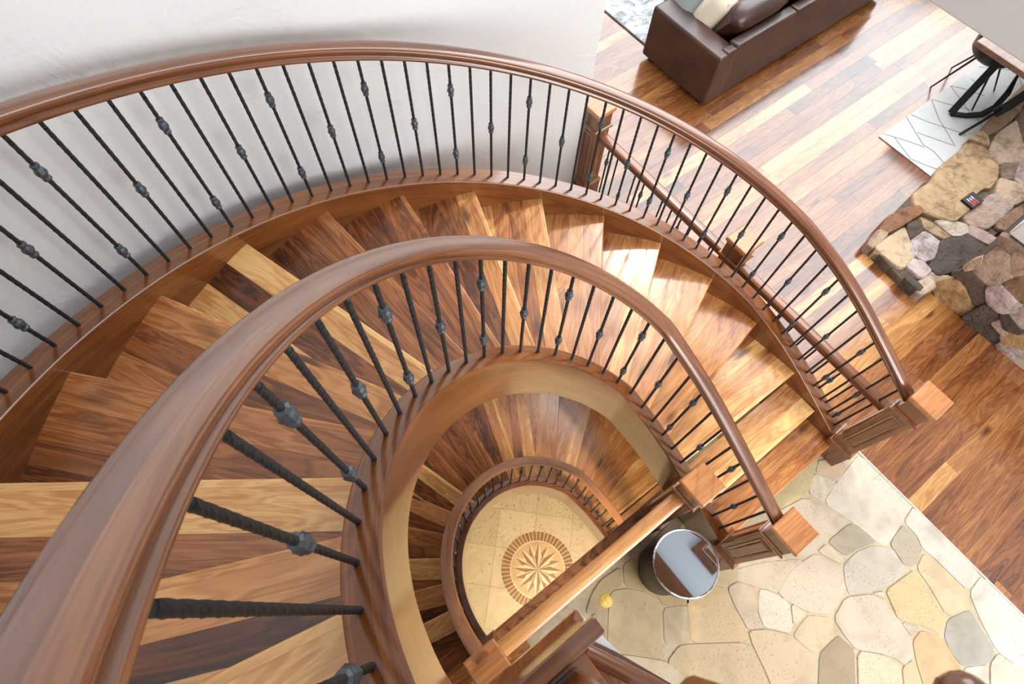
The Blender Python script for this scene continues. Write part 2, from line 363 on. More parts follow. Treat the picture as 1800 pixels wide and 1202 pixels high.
FLAG = [
 ((224, 215, 202), [(2.378,-0.834),(2.371,-1.348),(2.207,-1.372),(2.086,-1.398),(1.959,-1.413),(1.925,-1.374),(1.909,-1.237),(1.882,-1.125),(1.822,-0.913),(2.053,-0.869)]),
 ((226, 217, 208), [(2.37,-1.352),(2.365,-1.963),(2.182,-1.968),(2.175,-1.835),(2.173,-1.678),(2.157,-1.586),(2.202,-1.495),(2.204,-1.379)]),
 ((229, 223, 214), [(2.361,-1.968),(2.38,-2.301),(2.391,-2.567),(2.145,-2.716),(2.047,-2.512),(2.006,-2.326),(2.075,-2.158),(2.176,-1.98)]),
 ((190, 180, 160), [(2.183,-1.39),(2.196,-1.491),(2.151,-1.591),(2.005,-1.623),(1.948,-1.576),(1.969,-1.505),(1.985,-1.42),(2.062,-1.398)]),
 ((182, 171, 150), [(1.871,-1.135),(1.909,-1.218),(1.916,-1.344),(1.868,-1.326),(1.752,-1.287),(1.657,-1.271),(1.633,-1.196),(1.623,-1.118)]),
 ((207, 199, 186), [(1.937,-1.402),(1.98,-1.461),(1.958,-1.532),(1.954,-1.607),(1.851,-1.613),(1.724,-1.584),(1.575,-1.521),(1.463,-1.457),(1.501,-1.389),(1.586,-1.3),(1.741,-1.296),(1.871,-1.342)]),
 ((230, 195, 142), [(1.98,-1.638),(1.964,-1.742),(1.896,-1.972),(1.783,-2.027),(1.727,-1.915),(1.616,-1.773),(1.661,-1.678),(1.699,-1.599),(1.885,-1.623)]),
 ((230, 203, 163), [(2.131,-1.611),(2.161,-1.686),(2.175,-1.835),(2.168,-1.969),(2.096,-2.043),(1.913,-1.977),(1.976,-1.785),(2.008,-1.642)]),
 ((180, 175, 164), [(2.083,-2.049),(2.063,-2.116),(2.002,-2.321),(1.888,-2.332),(1.807,-2.29),(1.733,-2.228),(1.741,-2.123),(1.787,-2.041),(1.901,-1.989)]),
 ((220, 203, 184), [(1.429,-1.447),(1.597,-1.549),(1.644,-1.628),(1.616,-1.79),(1.585,-1.917),(1.518,-1.983),(1.415,-1.985),(1.403,-1.918),(1.35,-1.839),(1.223,-1.713),(1.227,-1.604),(1.252,-1.487)]),
 ((225, 184, 130), [(1.692,-1.915),(1.774,-2.034),(1.742,-2.139),(1.722,-2.235),(1.588,-2.28),(1.413,-2.145),(1.499,-2.015),(1.582,-1.923)]),
 ((206, 192, 170), [(1.621,-1.79),(1.705,-1.914),(1.603,-1.904)]),
 ((216, 206, 190), [(1.606,-1.547),(1.686,-1.592),(1.662,-1.632)]),
 ((222, 205, 182), [(1.497,-1.119),(1.576,-1.296),(1.506,-1.375),(1.472,-1.417),(1.361,-1.448),(1.259,-1.46),(1.138,-1.351),(1.064,-1.18),(1.07,-1.127),(1.242,-1.09),(1.309,-1.089)]),
 ((224, 210, 182), [(1.606,-1.123),(1.632,-1.278),(1.58,-1.287),(1.511,-1.117)]),
 ((216, 201, 178), [(1.756,-0.804),(1.828,-1.015),(1.855,-1.118),(1.742,-1.123),(1.614,-1.111),(1.489,-1.116),(1.356,-1.048),(1.271,-0.9),(1.316,-0.765),(1.49,-0.741)]),
 ((217, 206, 182), [(1.939,-0.717),(1.995,-0.791),(2.032,-0.883),(1.822,-0.904),(1.782,-0.797)]),
 ((214, 199, 146), [(1.535,-0.642),(2.052,-0.637),(2.023,-0.691),(1.943,-0.714),(1.878,-0.766),(1.763,-0.788),(1.594,-0.764),(1.445,-0.724)]),
 ((223, 198, 164), [(2.064,-0.669),(2.22,-0.843),(2.085,-0.868),(2.042,-0.876),(2.001,-0.786),(1.956,-0.719)]),
 ((224, 202, 165), [(1.133,-1.364),(1.248,-1.478),(1.189,-1.559),(1.086,-1.562),(0.974,-1.554),(0.95,-1.472),(0.938,-1.382),(1.034,-1.365)]),
 ((228, 214, 184), [(1.088,-1.232),(1.125,-1.347),(0.984,-1.346)]),
 ((228, 220, 200), [(0.977,-1.034),(1.018,-1.074),(1.084,-1.218),(0.998,-1.329),(0.937,-1.361),(0.884,-1.303),(0.816,-1.225),(0.848,-1.138),(0.919,-1.069)]),
 ((216, 199, 174), [(0.914,-0.826),(1.124,-0.921),(1.391,-1.091),(1.271,-1.131),(1.103,-1.183),(1.042,-1.107),(0.889,-0.896),(0.837,-0.832)]),
 ((217, 195, 166), [(0.798,-0.885),(0.885,-0.9),(0.97,-1.029),(0.844,-1.135),(0.81,-1.224),(0.713,-1.164),(0.733,-1.081),(0.749,-1.001)]),
 ((224, 195, 147), [(0.513,-0.751),(0.605,-0.735),(0.731,-0.821),(0.781,-0.877),(0.742,-0.995),(0.702,-1.156),(0.676,-1.221),(0.501,-1.102),(0.335,-0.979),(0.425,-0.86)]),
 ((224, 200, 160), [(0.711,-1.171),(0.817,-1.239),(0.88,-1.307),(0.928,-1.37),(0.945,-1.476),(0.964,-1.56),(0.904,-1.598),(0.802,-1.634),(0.739,-1.655),(0.574,-1.529),(0.624,-1.397),(0.672,-1.238)]),
 ((217, 193, 150), [(0.255,-0.939),(0.326,-0.979),(0.669,-1.228),(0.614,-1.389),(0.574,-1.529),(0.023,-1.105),(0.128,-0.959)]),
 ((176, 155, 122), [(1.0,-1.57),(1.117,-1.571),(1.197,-1.576),(1.21,-1.643),(1.217,-1.704),(1.022,-1.873),(0.816,-1.714)]),
 ((224, 207, 174), [(1.228,-1.718),(1.351,-1.849),(1.372,-1.914),(1.382,-1.968),(1.28,-2.072),(1.035,-1.883)]),
 ((224, 189, 144), [(1.392,-1.976),(1.502,-1.996),(1.38,-2.149),(1.287,-2.077)]),
 ((217, 207, 192), [(1.727,-2.24),(1.826,-2.296),(1.884,-2.34),(1.751,-2.434),(1.628,-2.339)]),
 ((224, 212, 193), [(2.003,-2.335),(2.025,-2.422),(2.074,-2.54),(1.972,-2.604),(1.758,-2.439),(1.9,-2.341)]),
 ((214, 191, 143), [(0.115,-0.392),(0.214,-0.445),(0.291,-0.523),(0.352,-0.633),(0.324,-0.686),(0.259,-0.759),(0.17,-0.859),(0.121,-0.936),(-0.01,-0.803),(-0.141,-0.647),(-0.079,-0.573),(0.016,-0.475)]),
 ((210, 193, 154), [(0.332,-0.699),(0.422,-0.749),(0.488,-0.799),(0.419,-0.882),(0.335,-0.977),(0.252,-0.924),(0.184,-0.87)]),
 ((226, 209, 176), [(-0.107,-0.726),(-0.003,-0.826),(0.115,-0.946),(0.143,-1.036),(0.148,-1.098),(0.081,-1.159),(0.049,-1.134),(-0.031,-0.949)]),
 ((206, 178, 126), [(0.298,-0.31),(0.409,-0.329),(0.485,-0.427),(0.478,-0.628),(0.561,-0.73),(0.496,-0.796),(0.341,-0.692),(0.359,-0.626),(0.296,-0.517),(0.211,-0.424)]),
 ((204, 180, 134), [(-0.009,-0.319),(0.102,-0.29),(0.282,-0.311),(0.202,-0.418),(0.112,-0.387),(0.023,-0.456),(-0.059,-0.443),(-0.127,-0.391)]),
 ((160, 142, 116), [(0.412,-0.325),(0.637,-0.315),(0.862,-0.293),(0.868,-0.353),(0.732,-0.428),(0.547,-0.394),(0.489,-0.423)]),
 ((216, 192, 148), [(0.839,-0.749),(0.97,-0.822),(0.89,-0.891),(0.794,-0.869),(0.72,-0.819),(0.565,-0.726),(0.694,-0.69)]),
 ((200, 182, 146), [(-0.099,-0.424),(0.015,-0.456),(-0.077,-0.562),(-0.141,-0.632),(-0.179,-0.615),(-0.243,-0.495)]),
]
HEARTH = [
 ((200, 164, 104), [(4.713,0.48),(4.85,0.488),(4.979,0.468),(5.236,0.523),(5.41,0.531),(5.562,0.536),(5.745,0.561),(5.824,0.484),(5.816,0.371),(5.73,0.279),(5.72,0.19),(5.542,0.112),(5.377,0.086),(5.308,0.136),(5.13,0.139),(5.102,0.052),(4.973,0.058),(4.875,0.06),(4.755,0.058),(4.706,0.132),(4.666,0.214),(4.618,0.318),(4.609,0.396)]),
 ((202, 168, 104), [(5.757,0.576),(5.961,0.562),(5.942,0.494),(5.855,0.412),(5.831,0.489)]),
 ((156, 122, 78), [(5.986,0.571),(6.282,0.6),(6.592,0.626),(6.598,0.516),(6.512,0.487),(6.312,0.475),(6.106,0.47),(5.985,0.491),(5.963,0.534)]),
 ((190, 152, 102), [(6.632,0.645),(6.908,0.665),(7.207,0.674),(7.084,0.539),(6.661,0.528)]),
 ((206, 178, 136), [(6.06,0.433),(6.209,0.436),(6.36,0.43),(6.232,0.308),(6.098,0.167),(5.97,0.085),(5.857,0.138),(5.764,0.2),(5.764,0.273),(5.826,0.364)]),
 ((122, 94, 66), [(6.406,0.448),(6.582,0.478),(6.985,0.478),(6.482,0.168),(6.132,0.181),(6.267,0.323)]),
 ((144, 118, 88), [(5.745,0.187),(5.893,0.098),(5.671,0.018),(5.633,0.055),(5.61,0.091)]),
 ((198, 178, 152), [(5.899,0.079),(6.273,0.04),(5.848,-0.222),(5.693,-0.087),(5.683,0.009)]),
 ((207, 178, 130), [(5.567,0.09),(5.621,-0.001),(5.669,-0.095),(5.655,-0.209),(5.403,-0.168),(5.387,-0.085),(5.388,0.008)]),
 ((188, 164, 134), [(5.308,0.023),(5.368,-0.002),(5.374,-0.093),(5.388,-0.175),(5.115,-0.182),(5.11,-0.121),(5.152,-0.037),(5.178,0.028)]),
 ((184, 154, 116), [(5.153,0.029),(5.111,-0.078),(5.062,-0.178),(4.944,-0.163),(4.863,-0.084),(4.859,-0.033),(4.899,0.042),(5.023,0.039)]),
 ((154, 114, 78), [(5.13,-0.188),(5.345,-0.206),(5.475,-0.225),(5.285,-0.345),(5.115,-0.341),(5.03,-0.218)]),
 ((154, 100, 52), [(4.309,0.459),(4.512,0.422),(4.641,0.366),(4.579,0.298),(4.468,0.313),(4.308,0.329),(4.164,0.347),(4.116,0.424)]),
 ((178, 148, 108), [(4.098,0.425),(4.142,0.342),(3.914,0.327),(3.921,0.396)]),
 ((208, 180, 126), [(4.338,0.299),(4.307,0.238),(4.228,0.153),(4.178,0.101),(4.119,0.042),(3.946,0.041),(3.93,0.16),(3.918,0.318),(4.118,0.305)]),
 ((94, 74, 54), [(4.374,0.296),(4.511,0.269),(4.443,0.16),(4.341,0.159),(4.256,0.168)]),
 ((204, 190, 170), [(4.443,0.153),(4.451,0.078),(4.457,-0.002),(4.356,-0.063),(4.256,-0.063),(4.176,-0.035),(4.16,0.026),(4.17,0.089),(4.249,0.158)]),
 ((192, 158, 104), [(4.531,0.277),(4.559,0.126),(4.59,-0.027),(4.513,0.006),(4.496,0.081),(4.464,0.169)]),
 ((204, 186, 150), [(4.615,0.163),(4.733,0.073),(4.816,-0.029),(4.754,-0.086),(4.665,-0.061),(4.604,-0.025),(4.601,0.068)]),
 ((184, 154, 124), [(4.805,-0.069),(4.846,-0.081),(4.873,-0.178),(4.905,-0.31),(4.803,-0.31),(4.776,-0.215),(4.749,-0.101)]),
 ((88, 71, 53), [(4.469,-0.011),(4.635,-0.039),(4.736,-0.099),(4.746,-0.193),(4.748,-0.288),(4.652,-0.299),(4.454,-0.279),(4.234,-0.25),(4.132,-0.209),(4.155,-0.093),(4.308,-0.083)]),
 ((198, 180, 154), [(4.097,0.02),(4.13,-0.039),(4.118,-0.134),(3.992,-0.126),(3.999,0.02)]),
 ((194, 170, 130), [(3.92,-0.14),(4.124,-0.159),(4.132,-0.216),(4.203,-0.268),(4.06,-0.261),(3.921,-0.249),(3.857,-0.24)]),
]
WALLSTONES = [
 ((198, 154, 84), [(-0.255,0.071),(-0.274,0.214),(-0.353,0.281),(-0.454,0.241),(-0.576,0.166),(-0.598,0.025),(-0.484,-0.005),(-0.351,-0.008)]),
 ((104, 82, 58), [(-0.265,0.294),(-0.308,0.412),(-0.408,0.401),(-0.505,0.404),(-0.598,0.302),(-0.576,0.185),(-0.469,0.239),(-0.349,0.294)]),
 ((202, 178, 138), [(-0.336,0.41),(-0.318,0.592),(-0.308,0.768),(-0.408,0.782),(-0.543,0.651),(-0.53,0.465),(-0.476,0.412)]),
 ((188, 154, 114), [(-0.413,0.785),(-0.441,0.914),(-0.564,0.867),(-0.569,0.725),(-0.546,0.655)]),
 ((154, 124, 92), [(-0.279,0.79),(-0.257,0.864),(-0.394,0.866),(-0.499,0.877),(-0.491,0.812),(-0.399,0.786)]),
 ((198, 178, 154), [(-0.522,0.406),(-0.555,0.503),(-0.657,0.489),(-0.766,0.473),(-0.785,0.415),(-0.732,0.309),(-0.615,0.315)]),
 ((154, 114, 70), [(-0.555,0.534),(-0.572,0.721),(-0.749,0.707),(-0.764,0.515),(-0.737,0.497)]),
 ((94, 75, 57), [(-0.601,0.029),(-0.618,0.291),(-0.755,0.267),(-0.768,0.139),(-0.672,0.065)]),
 ((84, 68, 52), [(-0.612,0.011),(-0.683,0.052),(-0.787,0.117),(-0.892,0.132),(-0.934,0.081),(-0.948,-0.005),(-0.811,-0.001)]),
 ((184, 158, 124), [(-0.779,0.17),(-0.79,0.245),(-0.895,0.196),(-0.888,0.157)]),
 ((80, 64, 48), [(-0.748,0.3),(-0.776,0.344),(-0.941,0.297),(-0.929,0.258),(-0.849,0.221)]),
 ((194, 174, 146), [(-0.777,0.346),(-0.792,0.485),(-0.941,0.468),(-0.943,0.321)]),
 ((198, 154, 84), [(-0.899,0.135),(-0.916,0.231),(-0.998,0.262),(-1.122,0.277),(-1.08,0.174),(-0.955,0.09)]),
 ((204, 188, 158), [(-0.954,0.006),(-0.953,0.077),(-1.099,0.153),(-1.252,0.19),(-1.379,0.03),(-1.126,-0.027)]),
 ((194, 164, 114), [(-0.272,0.427),(-0.282,0.517),(-0.296,0.6),(-0.328,0.508),(-0.312,0.425)]),
]
RUGLINES = [[(5.224,1.167),(5.284,1.072),(5.365,0.932),(5.428,0.796)],[(5.621,1.171),(5.525,0.99),(5.445,0.824),(5.46,0.713),(5.416,0.548)],[(5.686,1.156),(5.749,0.984),(5.825,0.846),(5.92,0.663)],[(6.043,1.157),(5.867,0.93),(5.825,0.846),(5.707,0.634)],[(6.05,1.163),(6.18,0.95),(6.268,0.811)],[(6.392,1.161),(6.308,0.977),(6.207,0.769)],[(5.284,1.072),(5.189,0.801)],[(5.532,0.964),(5.61,0.806),(5.703,0.616)],[(5.177,0.8),(5.246,0.633),(5.298,0.537)],[(6.392,1.161),(6.475,1.046),(6.565,0.858)],[(6.268,0.811),(6.173,0.625),(6.103,0.489)],[(6.678,1.091),(6.632,0.966)]]
# flagstone foyer: mortar bed, traced stones and smaller irregular ones beyond them
mb = MB()
mb.box(-0.56, 2.36, -3.2, -0.115, -0.02, -0.006, 'x', col=(172, 156, 128))
for n_, (c, P) in enumerate(FLAG):
    z_ = 0.0004 * ((n_ * 7) % 11) - 0.002
    g_ = sum(c) / 3; c = tuple(k_ * (v * .84 + g_ * .16) * .80 for v, k_ in zip(c, (1.02, .985, .94)))
    q = smooth_poly(shrink(P, -0.001), 1)
    q = clip(clip(clip(q, (1, 0), 2.36), (0, 1), -0.115), (-1, 0), 0.555)
    if len(q) < 3: continue
    t = shrink(q, 0.003)
    mb.face([(p[0], p[1], z_) for p in t], None, 0.5, 0, c)
    for i in range(len(q)):
        j = (i + 1) % len(q); mb.face([(q[i][0], q[i][1], -0.007), (q[j][0], q[j][1], -0.007), (t[j][0], t[j][1], z_), (t[i][0], t[i][1], z_)], None, 0.5, 0, c)
mb.box(2.352, 2.366, -3.2, -0.6, -0.01, 0.003, 'y', col=(186, 178, 166))
o = struct(mb.build('floor_stone', M['flag'])); o['label'] = 'cream flagstone floor of the foyer'
# ------------------------------------------------------------------ basement floor, medallion
mb = MB(); rt = random.Random(5)
ts = 0.466; ex = (0.7071, -0.7071); ey = (0.7071, 0.7071); o0 = (0.154, 0.925)
for i in range(-12, 13):
    for j in range(-12, 13):
        g = 0.0025
        P = []
        for a, b in ((g, g), (ts - g, g), (ts - g, ts - g), (g, ts - g)):
            u = i * ts + a; v = j * ts + b; P.append((o0[0] + ex[0] * u + ey[0] * v, o0[1] + ex[1] * u + ey[1] * v))
        cx = sum(p[0] for p in P) / 4; cy = sum(p[1] for p in P) / 4
        if abs(cx) > 3 or abs(cy) > 3: continue
        k = rt.uniform(-9, 7); mb.face([(p[0], p[1], BZ) for p in P], None, 0.5, 0, (230 + k, 205 + k, 160 + k))
mb.box(-4, 4, -4, 4, BZ - 0.1, BZ - 0.002, 'x', col=(188, 160, 116))
o = struct(mb.build('floor_basement', M['travertine'])); o['label'] = 'travertine tile floor of the basement'

MC = (0.077, 0.064)
med = thing('floor_medallion', (MC[0], MC[1], BZ), 'round compass rose stone inlay in the basement travertine', 'medallion')
def ring(mb, r0, r1, a0, a1, z, col, n=3):
    P = [(MC[0] + r1 * math.cos(a0 + (a1 - a0) * k / n), MC[1] + r1 * math.sin(a0 + (a1 - a0) * k / n)) for k in range(n + 1)]
    P += [(MC[0] + r0 * math.cos(a1 + (a0 - a1) * k / n), MC[1] + r0 * math.sin(a1 + (a0 - a1) * k / n)) for k in range(n + 1)]
    mb.face([(p[0], p[1], z) for p in P], None, 0.5, 0, col)
mb = MB(); mb.lathe([(0.456, 0.0), (0.456, 0.003), (0.0001, 0.003)], (MC[0], MC[1], BZ), 64, col=(240, 218, 172))
mb.build('stone_disc', M['inlay'], med)
mb = MB(); nb = 54
for k in range(nb):
    a = 2 * pi * k / nb; t = rt.uniform(-14, 14); ring(mb, 0.342, 0.448, a + 0.011, a + 2 * pi / nb - 0.011, BZ + 0.0045, (166 + t, 118 + t * .9, 66 + t * .7))
mb.build('brick_border', M['inlay'], med)
mb = MB()
for k in range(8):
    a = 2 * pi * k / 8; ring(mb, 0.0005, 0.326, a, a + pi / 4, BZ + 0.0045, (226 if k % 2 else 232, 186, 132), 8)
def pt(r, a, z): return (MC[0] + r * math.cos(a), MC[1] + r * math.sin(a), z)
for k in range(8):
    a = rad(3.5 + 22.5 + 45 * k)
    z = BZ + 0.006
    mb.face([pt(0.02, a, z), pt(0.19, a - rad(14), z), pt(0.30, a, z)], None, 0.5, 0, (240, 216, 168)); mb.face([pt(0.02, a, z), pt(0.30, a, z), pt(0.19, a + rad(14), z)], None, 0.5, 0, (178, 128, 74))
for k in range(8):
    a = rad(3.5 + 45 * k); z = BZ + 0.0075
    mb.face([pt(0.001, a, z), pt(0.15, a - rad(17), z), pt(0.318, a, z)], None, 0.5, 0, (242, 222, 178)); mb.face([pt(0.001, a, z), pt(0.318, a, z), pt(0.15, a + rad(17), z)], None, 0.5, 0, (172, 120, 66))
mb.build('compass_star', M['inlay'], med, merge=0)

# ------------------------------------------------------------------ walls
prof = [(2.10, 2.45), (1.4, 2.42), (0.7, 2.36)] + [(2.305 * math.cos(rad(a)), 2.305 * math.sin(rad(a))) for a in range(88, 262, 3)]
outp = [(2.10, 2.60), (1.4, 2.58), (0.7, 2.53)] + [(2.46 * math.cos(rad(a)), 2.46 * math.sin(rad(a))) for a in range(88, 262, 3)]
mb = MB(); rows = []
for p, q in zip(prof, outp): rows.append([(p[0], p[1], BZ), (p[0], p[1], 6.3), (q[0], q[1], 6.3), (q[0], q[1], BZ)])
mb.grid(rows, True, caps=True)
o = struct(mb.build('wall_left', M['plaster'], smooth=30, bevel=0.012)); o['label'] = 'curved white plaster stairwell wall'
mb = MB(); mb.box(2.54, 2.72, -4.2, 0.86, 2.75, 6.3)
o = struct(mb.build('wall_right', M['bulkhead'], bevel=0.01)); o['label'] = 'white upper wall over the dining side'
mb = MB()
mb.box(0.4, 2.54, -4.2, -1.53, 6.1, 6.25); mb.box(0.4, 2.54, -1.17, 1.2, 6.1, 6.25); mb.box(0.4, 2.30, -1.53, -1.17, 6.1, 6.25); mb.box(2.30, 2.54, -1.53, -1.17, 6.3, 6.4)
o = struct(mb.build('ceiling', M['ceil'])); o['label'] = 'pale ceiling reflected in the mirror table'
mb = MB()
mb.box(2.26, 2.37, -1.58, -1.12, 6.06, 6.32, 'y', 0.2); mb.box(2.37, 2.54, -1.58, -1.50, 6.06, 6.32, 'x', 0.2); mb.box(2.37, 2.54, -1.23, -1.12, 6.06, 6.32, 'x', 0.2)
struct(mb.build('trim_1', M['trim'])); bpy.data.objects['trim_1']['label'] = 'brown wood frame of the ceiling recess'
mb = MB(); mb.box(1.40, 1.80, -4.2, 1.2, 6.0, 6.1, 'y', 0.1)
struct(mb.build('trim_2', M['trim'])); bpy.data.objects['trim_2']['label'] = 'brown ceiling beam'

# ------------------------------------------------------------------ stair geometry
K = 0.853; A0 = rad(49.2); TH = rad(12.05); RISE = 0.18
Zo = lambda a: 1.383 + K * (a - A0)
Zi = lambda a: 1.525 + K * (a - A0)
RO, RI = 2.150, 0.846
def path_outer(a0=rad(4), a1=rad(186), step=rad(2.0), r=RO, zf=Zo, end=(2.19, -0.60), slope=0.62):
    """from the foot (straight run) up the curve, eased where both meet: list of (x, y, z, normal)"""
    p0 = (r * math.cos(a0), r * math.sin(a0)); dx, dy = end[0] - p0[0], end[1] - p0[1]; ln = math.hypot(dx, dy); z0 = zf(a0); ds = r * step
    P = []; n0 = max(3, int(ln / ds))
    for k in range(n0): t = 1 - k / n0; P.append(Vector((p0[0] + dx * t, p0[1] + dy * t, z0 - slope * ln * t)))
    n = int((a1 - a0) / step)
    for k in range(n + 1): a = a0 + (a1 - a0) * k / n; P.append(Vector((r * math.cos(a), r * math.sin(a), zf(a))))
    w = max(3, int(0.45 / ds))
    for _ in range(int(w * w * 0.6) + 2):
        Q = list(P)
        for i in range(max(1, n0 - w), min(len(P) - 1, n0 + w)): Q[i] = P[i] * .5 + (P[i - 1] + P[i + 1]) * .25
        P = Q
    out = []
    for i, p in enumerate(P):
        t = P[min(i + 1, len(P) - 1)] - P[max(i - 1, 0)]; q = Vector((t.y, -t.x)); q.normalize()
        out.append((p.x, p.y, p.z, (q.x, q.y)))
    return out
def along(pts, s):
    """point at plan distance s from the foot"""
    d = 0
    for a, b in zip(pts, pts[1:]):
        l = math.hypot(b[0] - a[0], b[1] - a[1])
        if d + l >= s: t = (s - d) / l; return tuple(a[k] + (b[k] - a[k]) * t for k in range(3))
        d += l
    return pts[-1][:3]
RAIL = [(0.0, 0.0), (0.028, 0.0), (0.0325, 0.004), (0.0335, 0.011), (0.031, 0.017), (0.0255, 0.022), (0.0255, 0.029), (0.030, 0.035), (0.0365, 0.041), (0.0385, 0.050), (0.036, 0.059), (0.028, 0.0655), (0.013, 0.0685), (0.0, 0.069)]
FLAT = [(0.0, 0.0), (0.030, 0.0), (0.033, 0.012), (0.030, 0.020), (0.036, 0.030), (0.040, 0.040), (0.040, 0.058), (0.036, 0.064), (0.0, 0.067)]
def mirror_profile(R): return [(-x, y) for x, y in R[1:-1]][::-1] + [R[0]] + R[1:-1] + [R[-1]]
RAIL = mirror_profile(RAIL); FLAT = mirror_profile(FLAT)
def rail_sweep(pts, dz=0.80, rnd=0.5, w=1.0, prof=None):
    mb = MB(); mb.grid([[(x + n[0] * a * w, y + n[1] * a * w, z + dz + b) for a, b in (prof or RAIL)] for x, y, z, n in pts], True, rnd=rnd, caps=True); return mb
def band(pts, a0, a1, top, bot, rnd=0.5):
    """rectangular stringer section between lateral offsets a0..a1"""
    mb = MB(); mb.grid([[(x + n[0] * a0, y + n[1] * a0, z + bot), (x + n[0] * a0, y + n[1] * a0, z + top), (x + n[0] * a1, y + n[1] * a1, z + top), (x + n[0] * a1, y + n[1] * a1, z + bot)] for x, y, z, n in pts], True, rnd=rnd, caps=True); return mb
rs = random.Random(11)
TONES = {0: (.62, .3, .6, .9, .4), 1: (.85, .25, .6, .5), 2: (.7, .2, .8, .4), 3: (.86, .3, .62, .25), 4: (.5, .42, .3, .2), 5: (.62, .3, .55, .4), 6: (.98, .22, .95, .3), 7: (.4, .32, .2, .3), 8: (.34, .3, .22), 9: (.74, .3, .25, .4), 10: (.72, .42, .5), 11: (.5, .6, .45), 12: (.78, .6, .55, .4), 13: (.62, .7, .5), 14: (.55, .66, .6), 15: (.8, .72, .9, .6), 16: (.95, .75, .85, .6), 17: (.5, .6, .45)}
def tread(j, tones, off=0.0, rng=rs):
    """one winder (or straight) tread: boards laid parallel to its nosing"""
    z = LZ - RISE * j; mb = MB(); nose = 0.028
    if j <= 15:
        a, b = rad(180) - TH * j, rad(180) - TH * (j - 1)
        poly = [(0.875 * math.cos(a + (b - a) * k / 6), 0.875 * math.sin(a + (b - a) * k / 6)) for k in range(7)] + [(2.105 * math.cos(b + (a - b) * k / 10), 2.105 * math.sin(b + (a - b) * k / 10)) for k in range(11)]
        d = (math.cos(a), math.sin(a)); n = (-d[1], d[0]); base = 0.0
    else:
        y0, y1 = ((-0.328, -0.07) if j == 16 else (-0.60, -0.328)); x0 = 0.885 + (0.03 if j == 17 else 0); x1 = 2.105 + (0.03 if j == 17 else 0)
        poly = [(x0, y0), (x1, y0), (x1, y1), (x0, y1)]; d = (1, 0); n = (0, 1); base = y0
    s = base - 0.0; k = 0
    mx = max(p[0] * n[0] + p[1] * n[1] for p in poly)
    while s < mx - 0.004:
        w = rng.uniform(0.095, 0.135)
        q = clip(clip(poly, (-n[0], -n[1]), -s - 0.0004), n, s + w - 0.0004)
        if len(q) >= 3: mb.prism(q, z - 0.032, z, d, max(0, min(1, tones[k % len(tones)] + rng.uniform(-.06, .06))))
        s += w; k += 1
    # rounded nosing projecting over the riser below
    r0, r1 = ((0.875, 2.105) if j <= 15 else (poly[0][0], poly[1][0])); rows = []
    for r in (r0, r1):
        bx, by = (d[0] * r, d[1] * r) if j <= 15 else (r, base)
        rows.append([(bx - n[0] * (0.0 + nose * q), by - n[1] * (nose * q), z + h) for q, h in ((0, 0), (.7, 0), (.93, -.004), (1, -.014), (.95, -.026), (.75, -.032), (0, -.032))])
    mb.grid(rows, True, rnd=max(0, min(1, tones[0] + 0.05)), caps=True)
    return mb
def riser(j):
    z1 = LZ - RISE * j - 0.032; z0 = LZ - RISE * (j + 1); mb = MB()
    if j <= 15:
        a = rad(180) - TH * j; d = (math.cos(a), math.sin(a)); n = (-d[1], d[0]); A = (d[0] * .875, d[1] * .875); B = (d[0] * 2.105, d[1] * 2.105)
    else:
        y = -0.328 if j == 16 else -0.60; A = (0.905, y); B = (2.125, y); d = (1, 0); n = (0, 1)
    P = [A, B, (B[0] + n[0] * .018, B[1] + n[1] * .018), (A[0] + n[0] * .018, A[1] + n[1] * .018)]
    mb.prism(P, z0, z1, d, rs.uniform(.15, .4)); return mb

def staircase(loc, label, lo_end=True):
    t = thing('spiral_staircase', loc, label, 'staircase')
    for j in range(1, 18): tread(j, TONES[j]).build('tread', M['plank'], t)
    for j in range(1, 18): riser(j).build('riser', M['plank'], t)
    o = band(path_outer(), -0.06, 0.055, 0.0, -0.42, 0.42).build('outer_stringer', M['trim'], t, smooth=35, bevel=0.006)
    i = band(path_outer(r=RI, zf=Zi, end=(0.93, -0.60), slope=0.86), -0.056, 0.039, 0.0, -0.46, 0.25).build('inner_stringer', M['trim'], t, smooth=35, bevel=0.006)
    return t
stair = staircase((1.5, -0.6, 0.0), 'sweeping curved walnut staircase rising from the flagstone foyer to the upper landing')

# ------------------------------------------------------------------ wrought-iron balusters
def baluster_mesh(h=0.815, r=0.0072, pitch=0.034, seg=8):
    """hammered square bar with softened corners and a slow twist"""
    mb = MB(); n = int(h / pitch * seg); rows = []
    for k in range(n + 1):
        z = h * k / n; tw = 2 * pi * (z / pitch) / 4.0
        w = min(1.0, max(0.0, (z - 0.02) / 0.03)) * min(1.0, max(0.0, (h - 0.02 - z) / 0.03))
        rows.append([((r * (1.11 if q % 2 else 1.0)) * math.cos(tw * w + pi / 4 * q), (r * (1.11 if q % 2 else 1.0)) * math.sin(tw * w + pi / 4 * q), z) for q in range(8)])
    mb.grid(rows, True, caps=True); return mb.mesh('baluster', M['iron'])
def knuckle_mesh():
    mb = MB(); mb.lathe([(0.008, -0.036), (0.0145, -0.032), (0.0145, -0.025), (0.010, -0.020), (0.0160, -0.011), (0.0190, 0.0), (0.0160, 0.011), (0.010, 0.020), (0.0145, 0.025), (0.0145, 0.032), (0.008, 0.036)], (0, 0, 0), 8)
    return mb.mesh('knuckle', M['knuckle'])
BAL = baluster_mesh(); KNU = knuckle_mesh(); rb = random.Random(3)
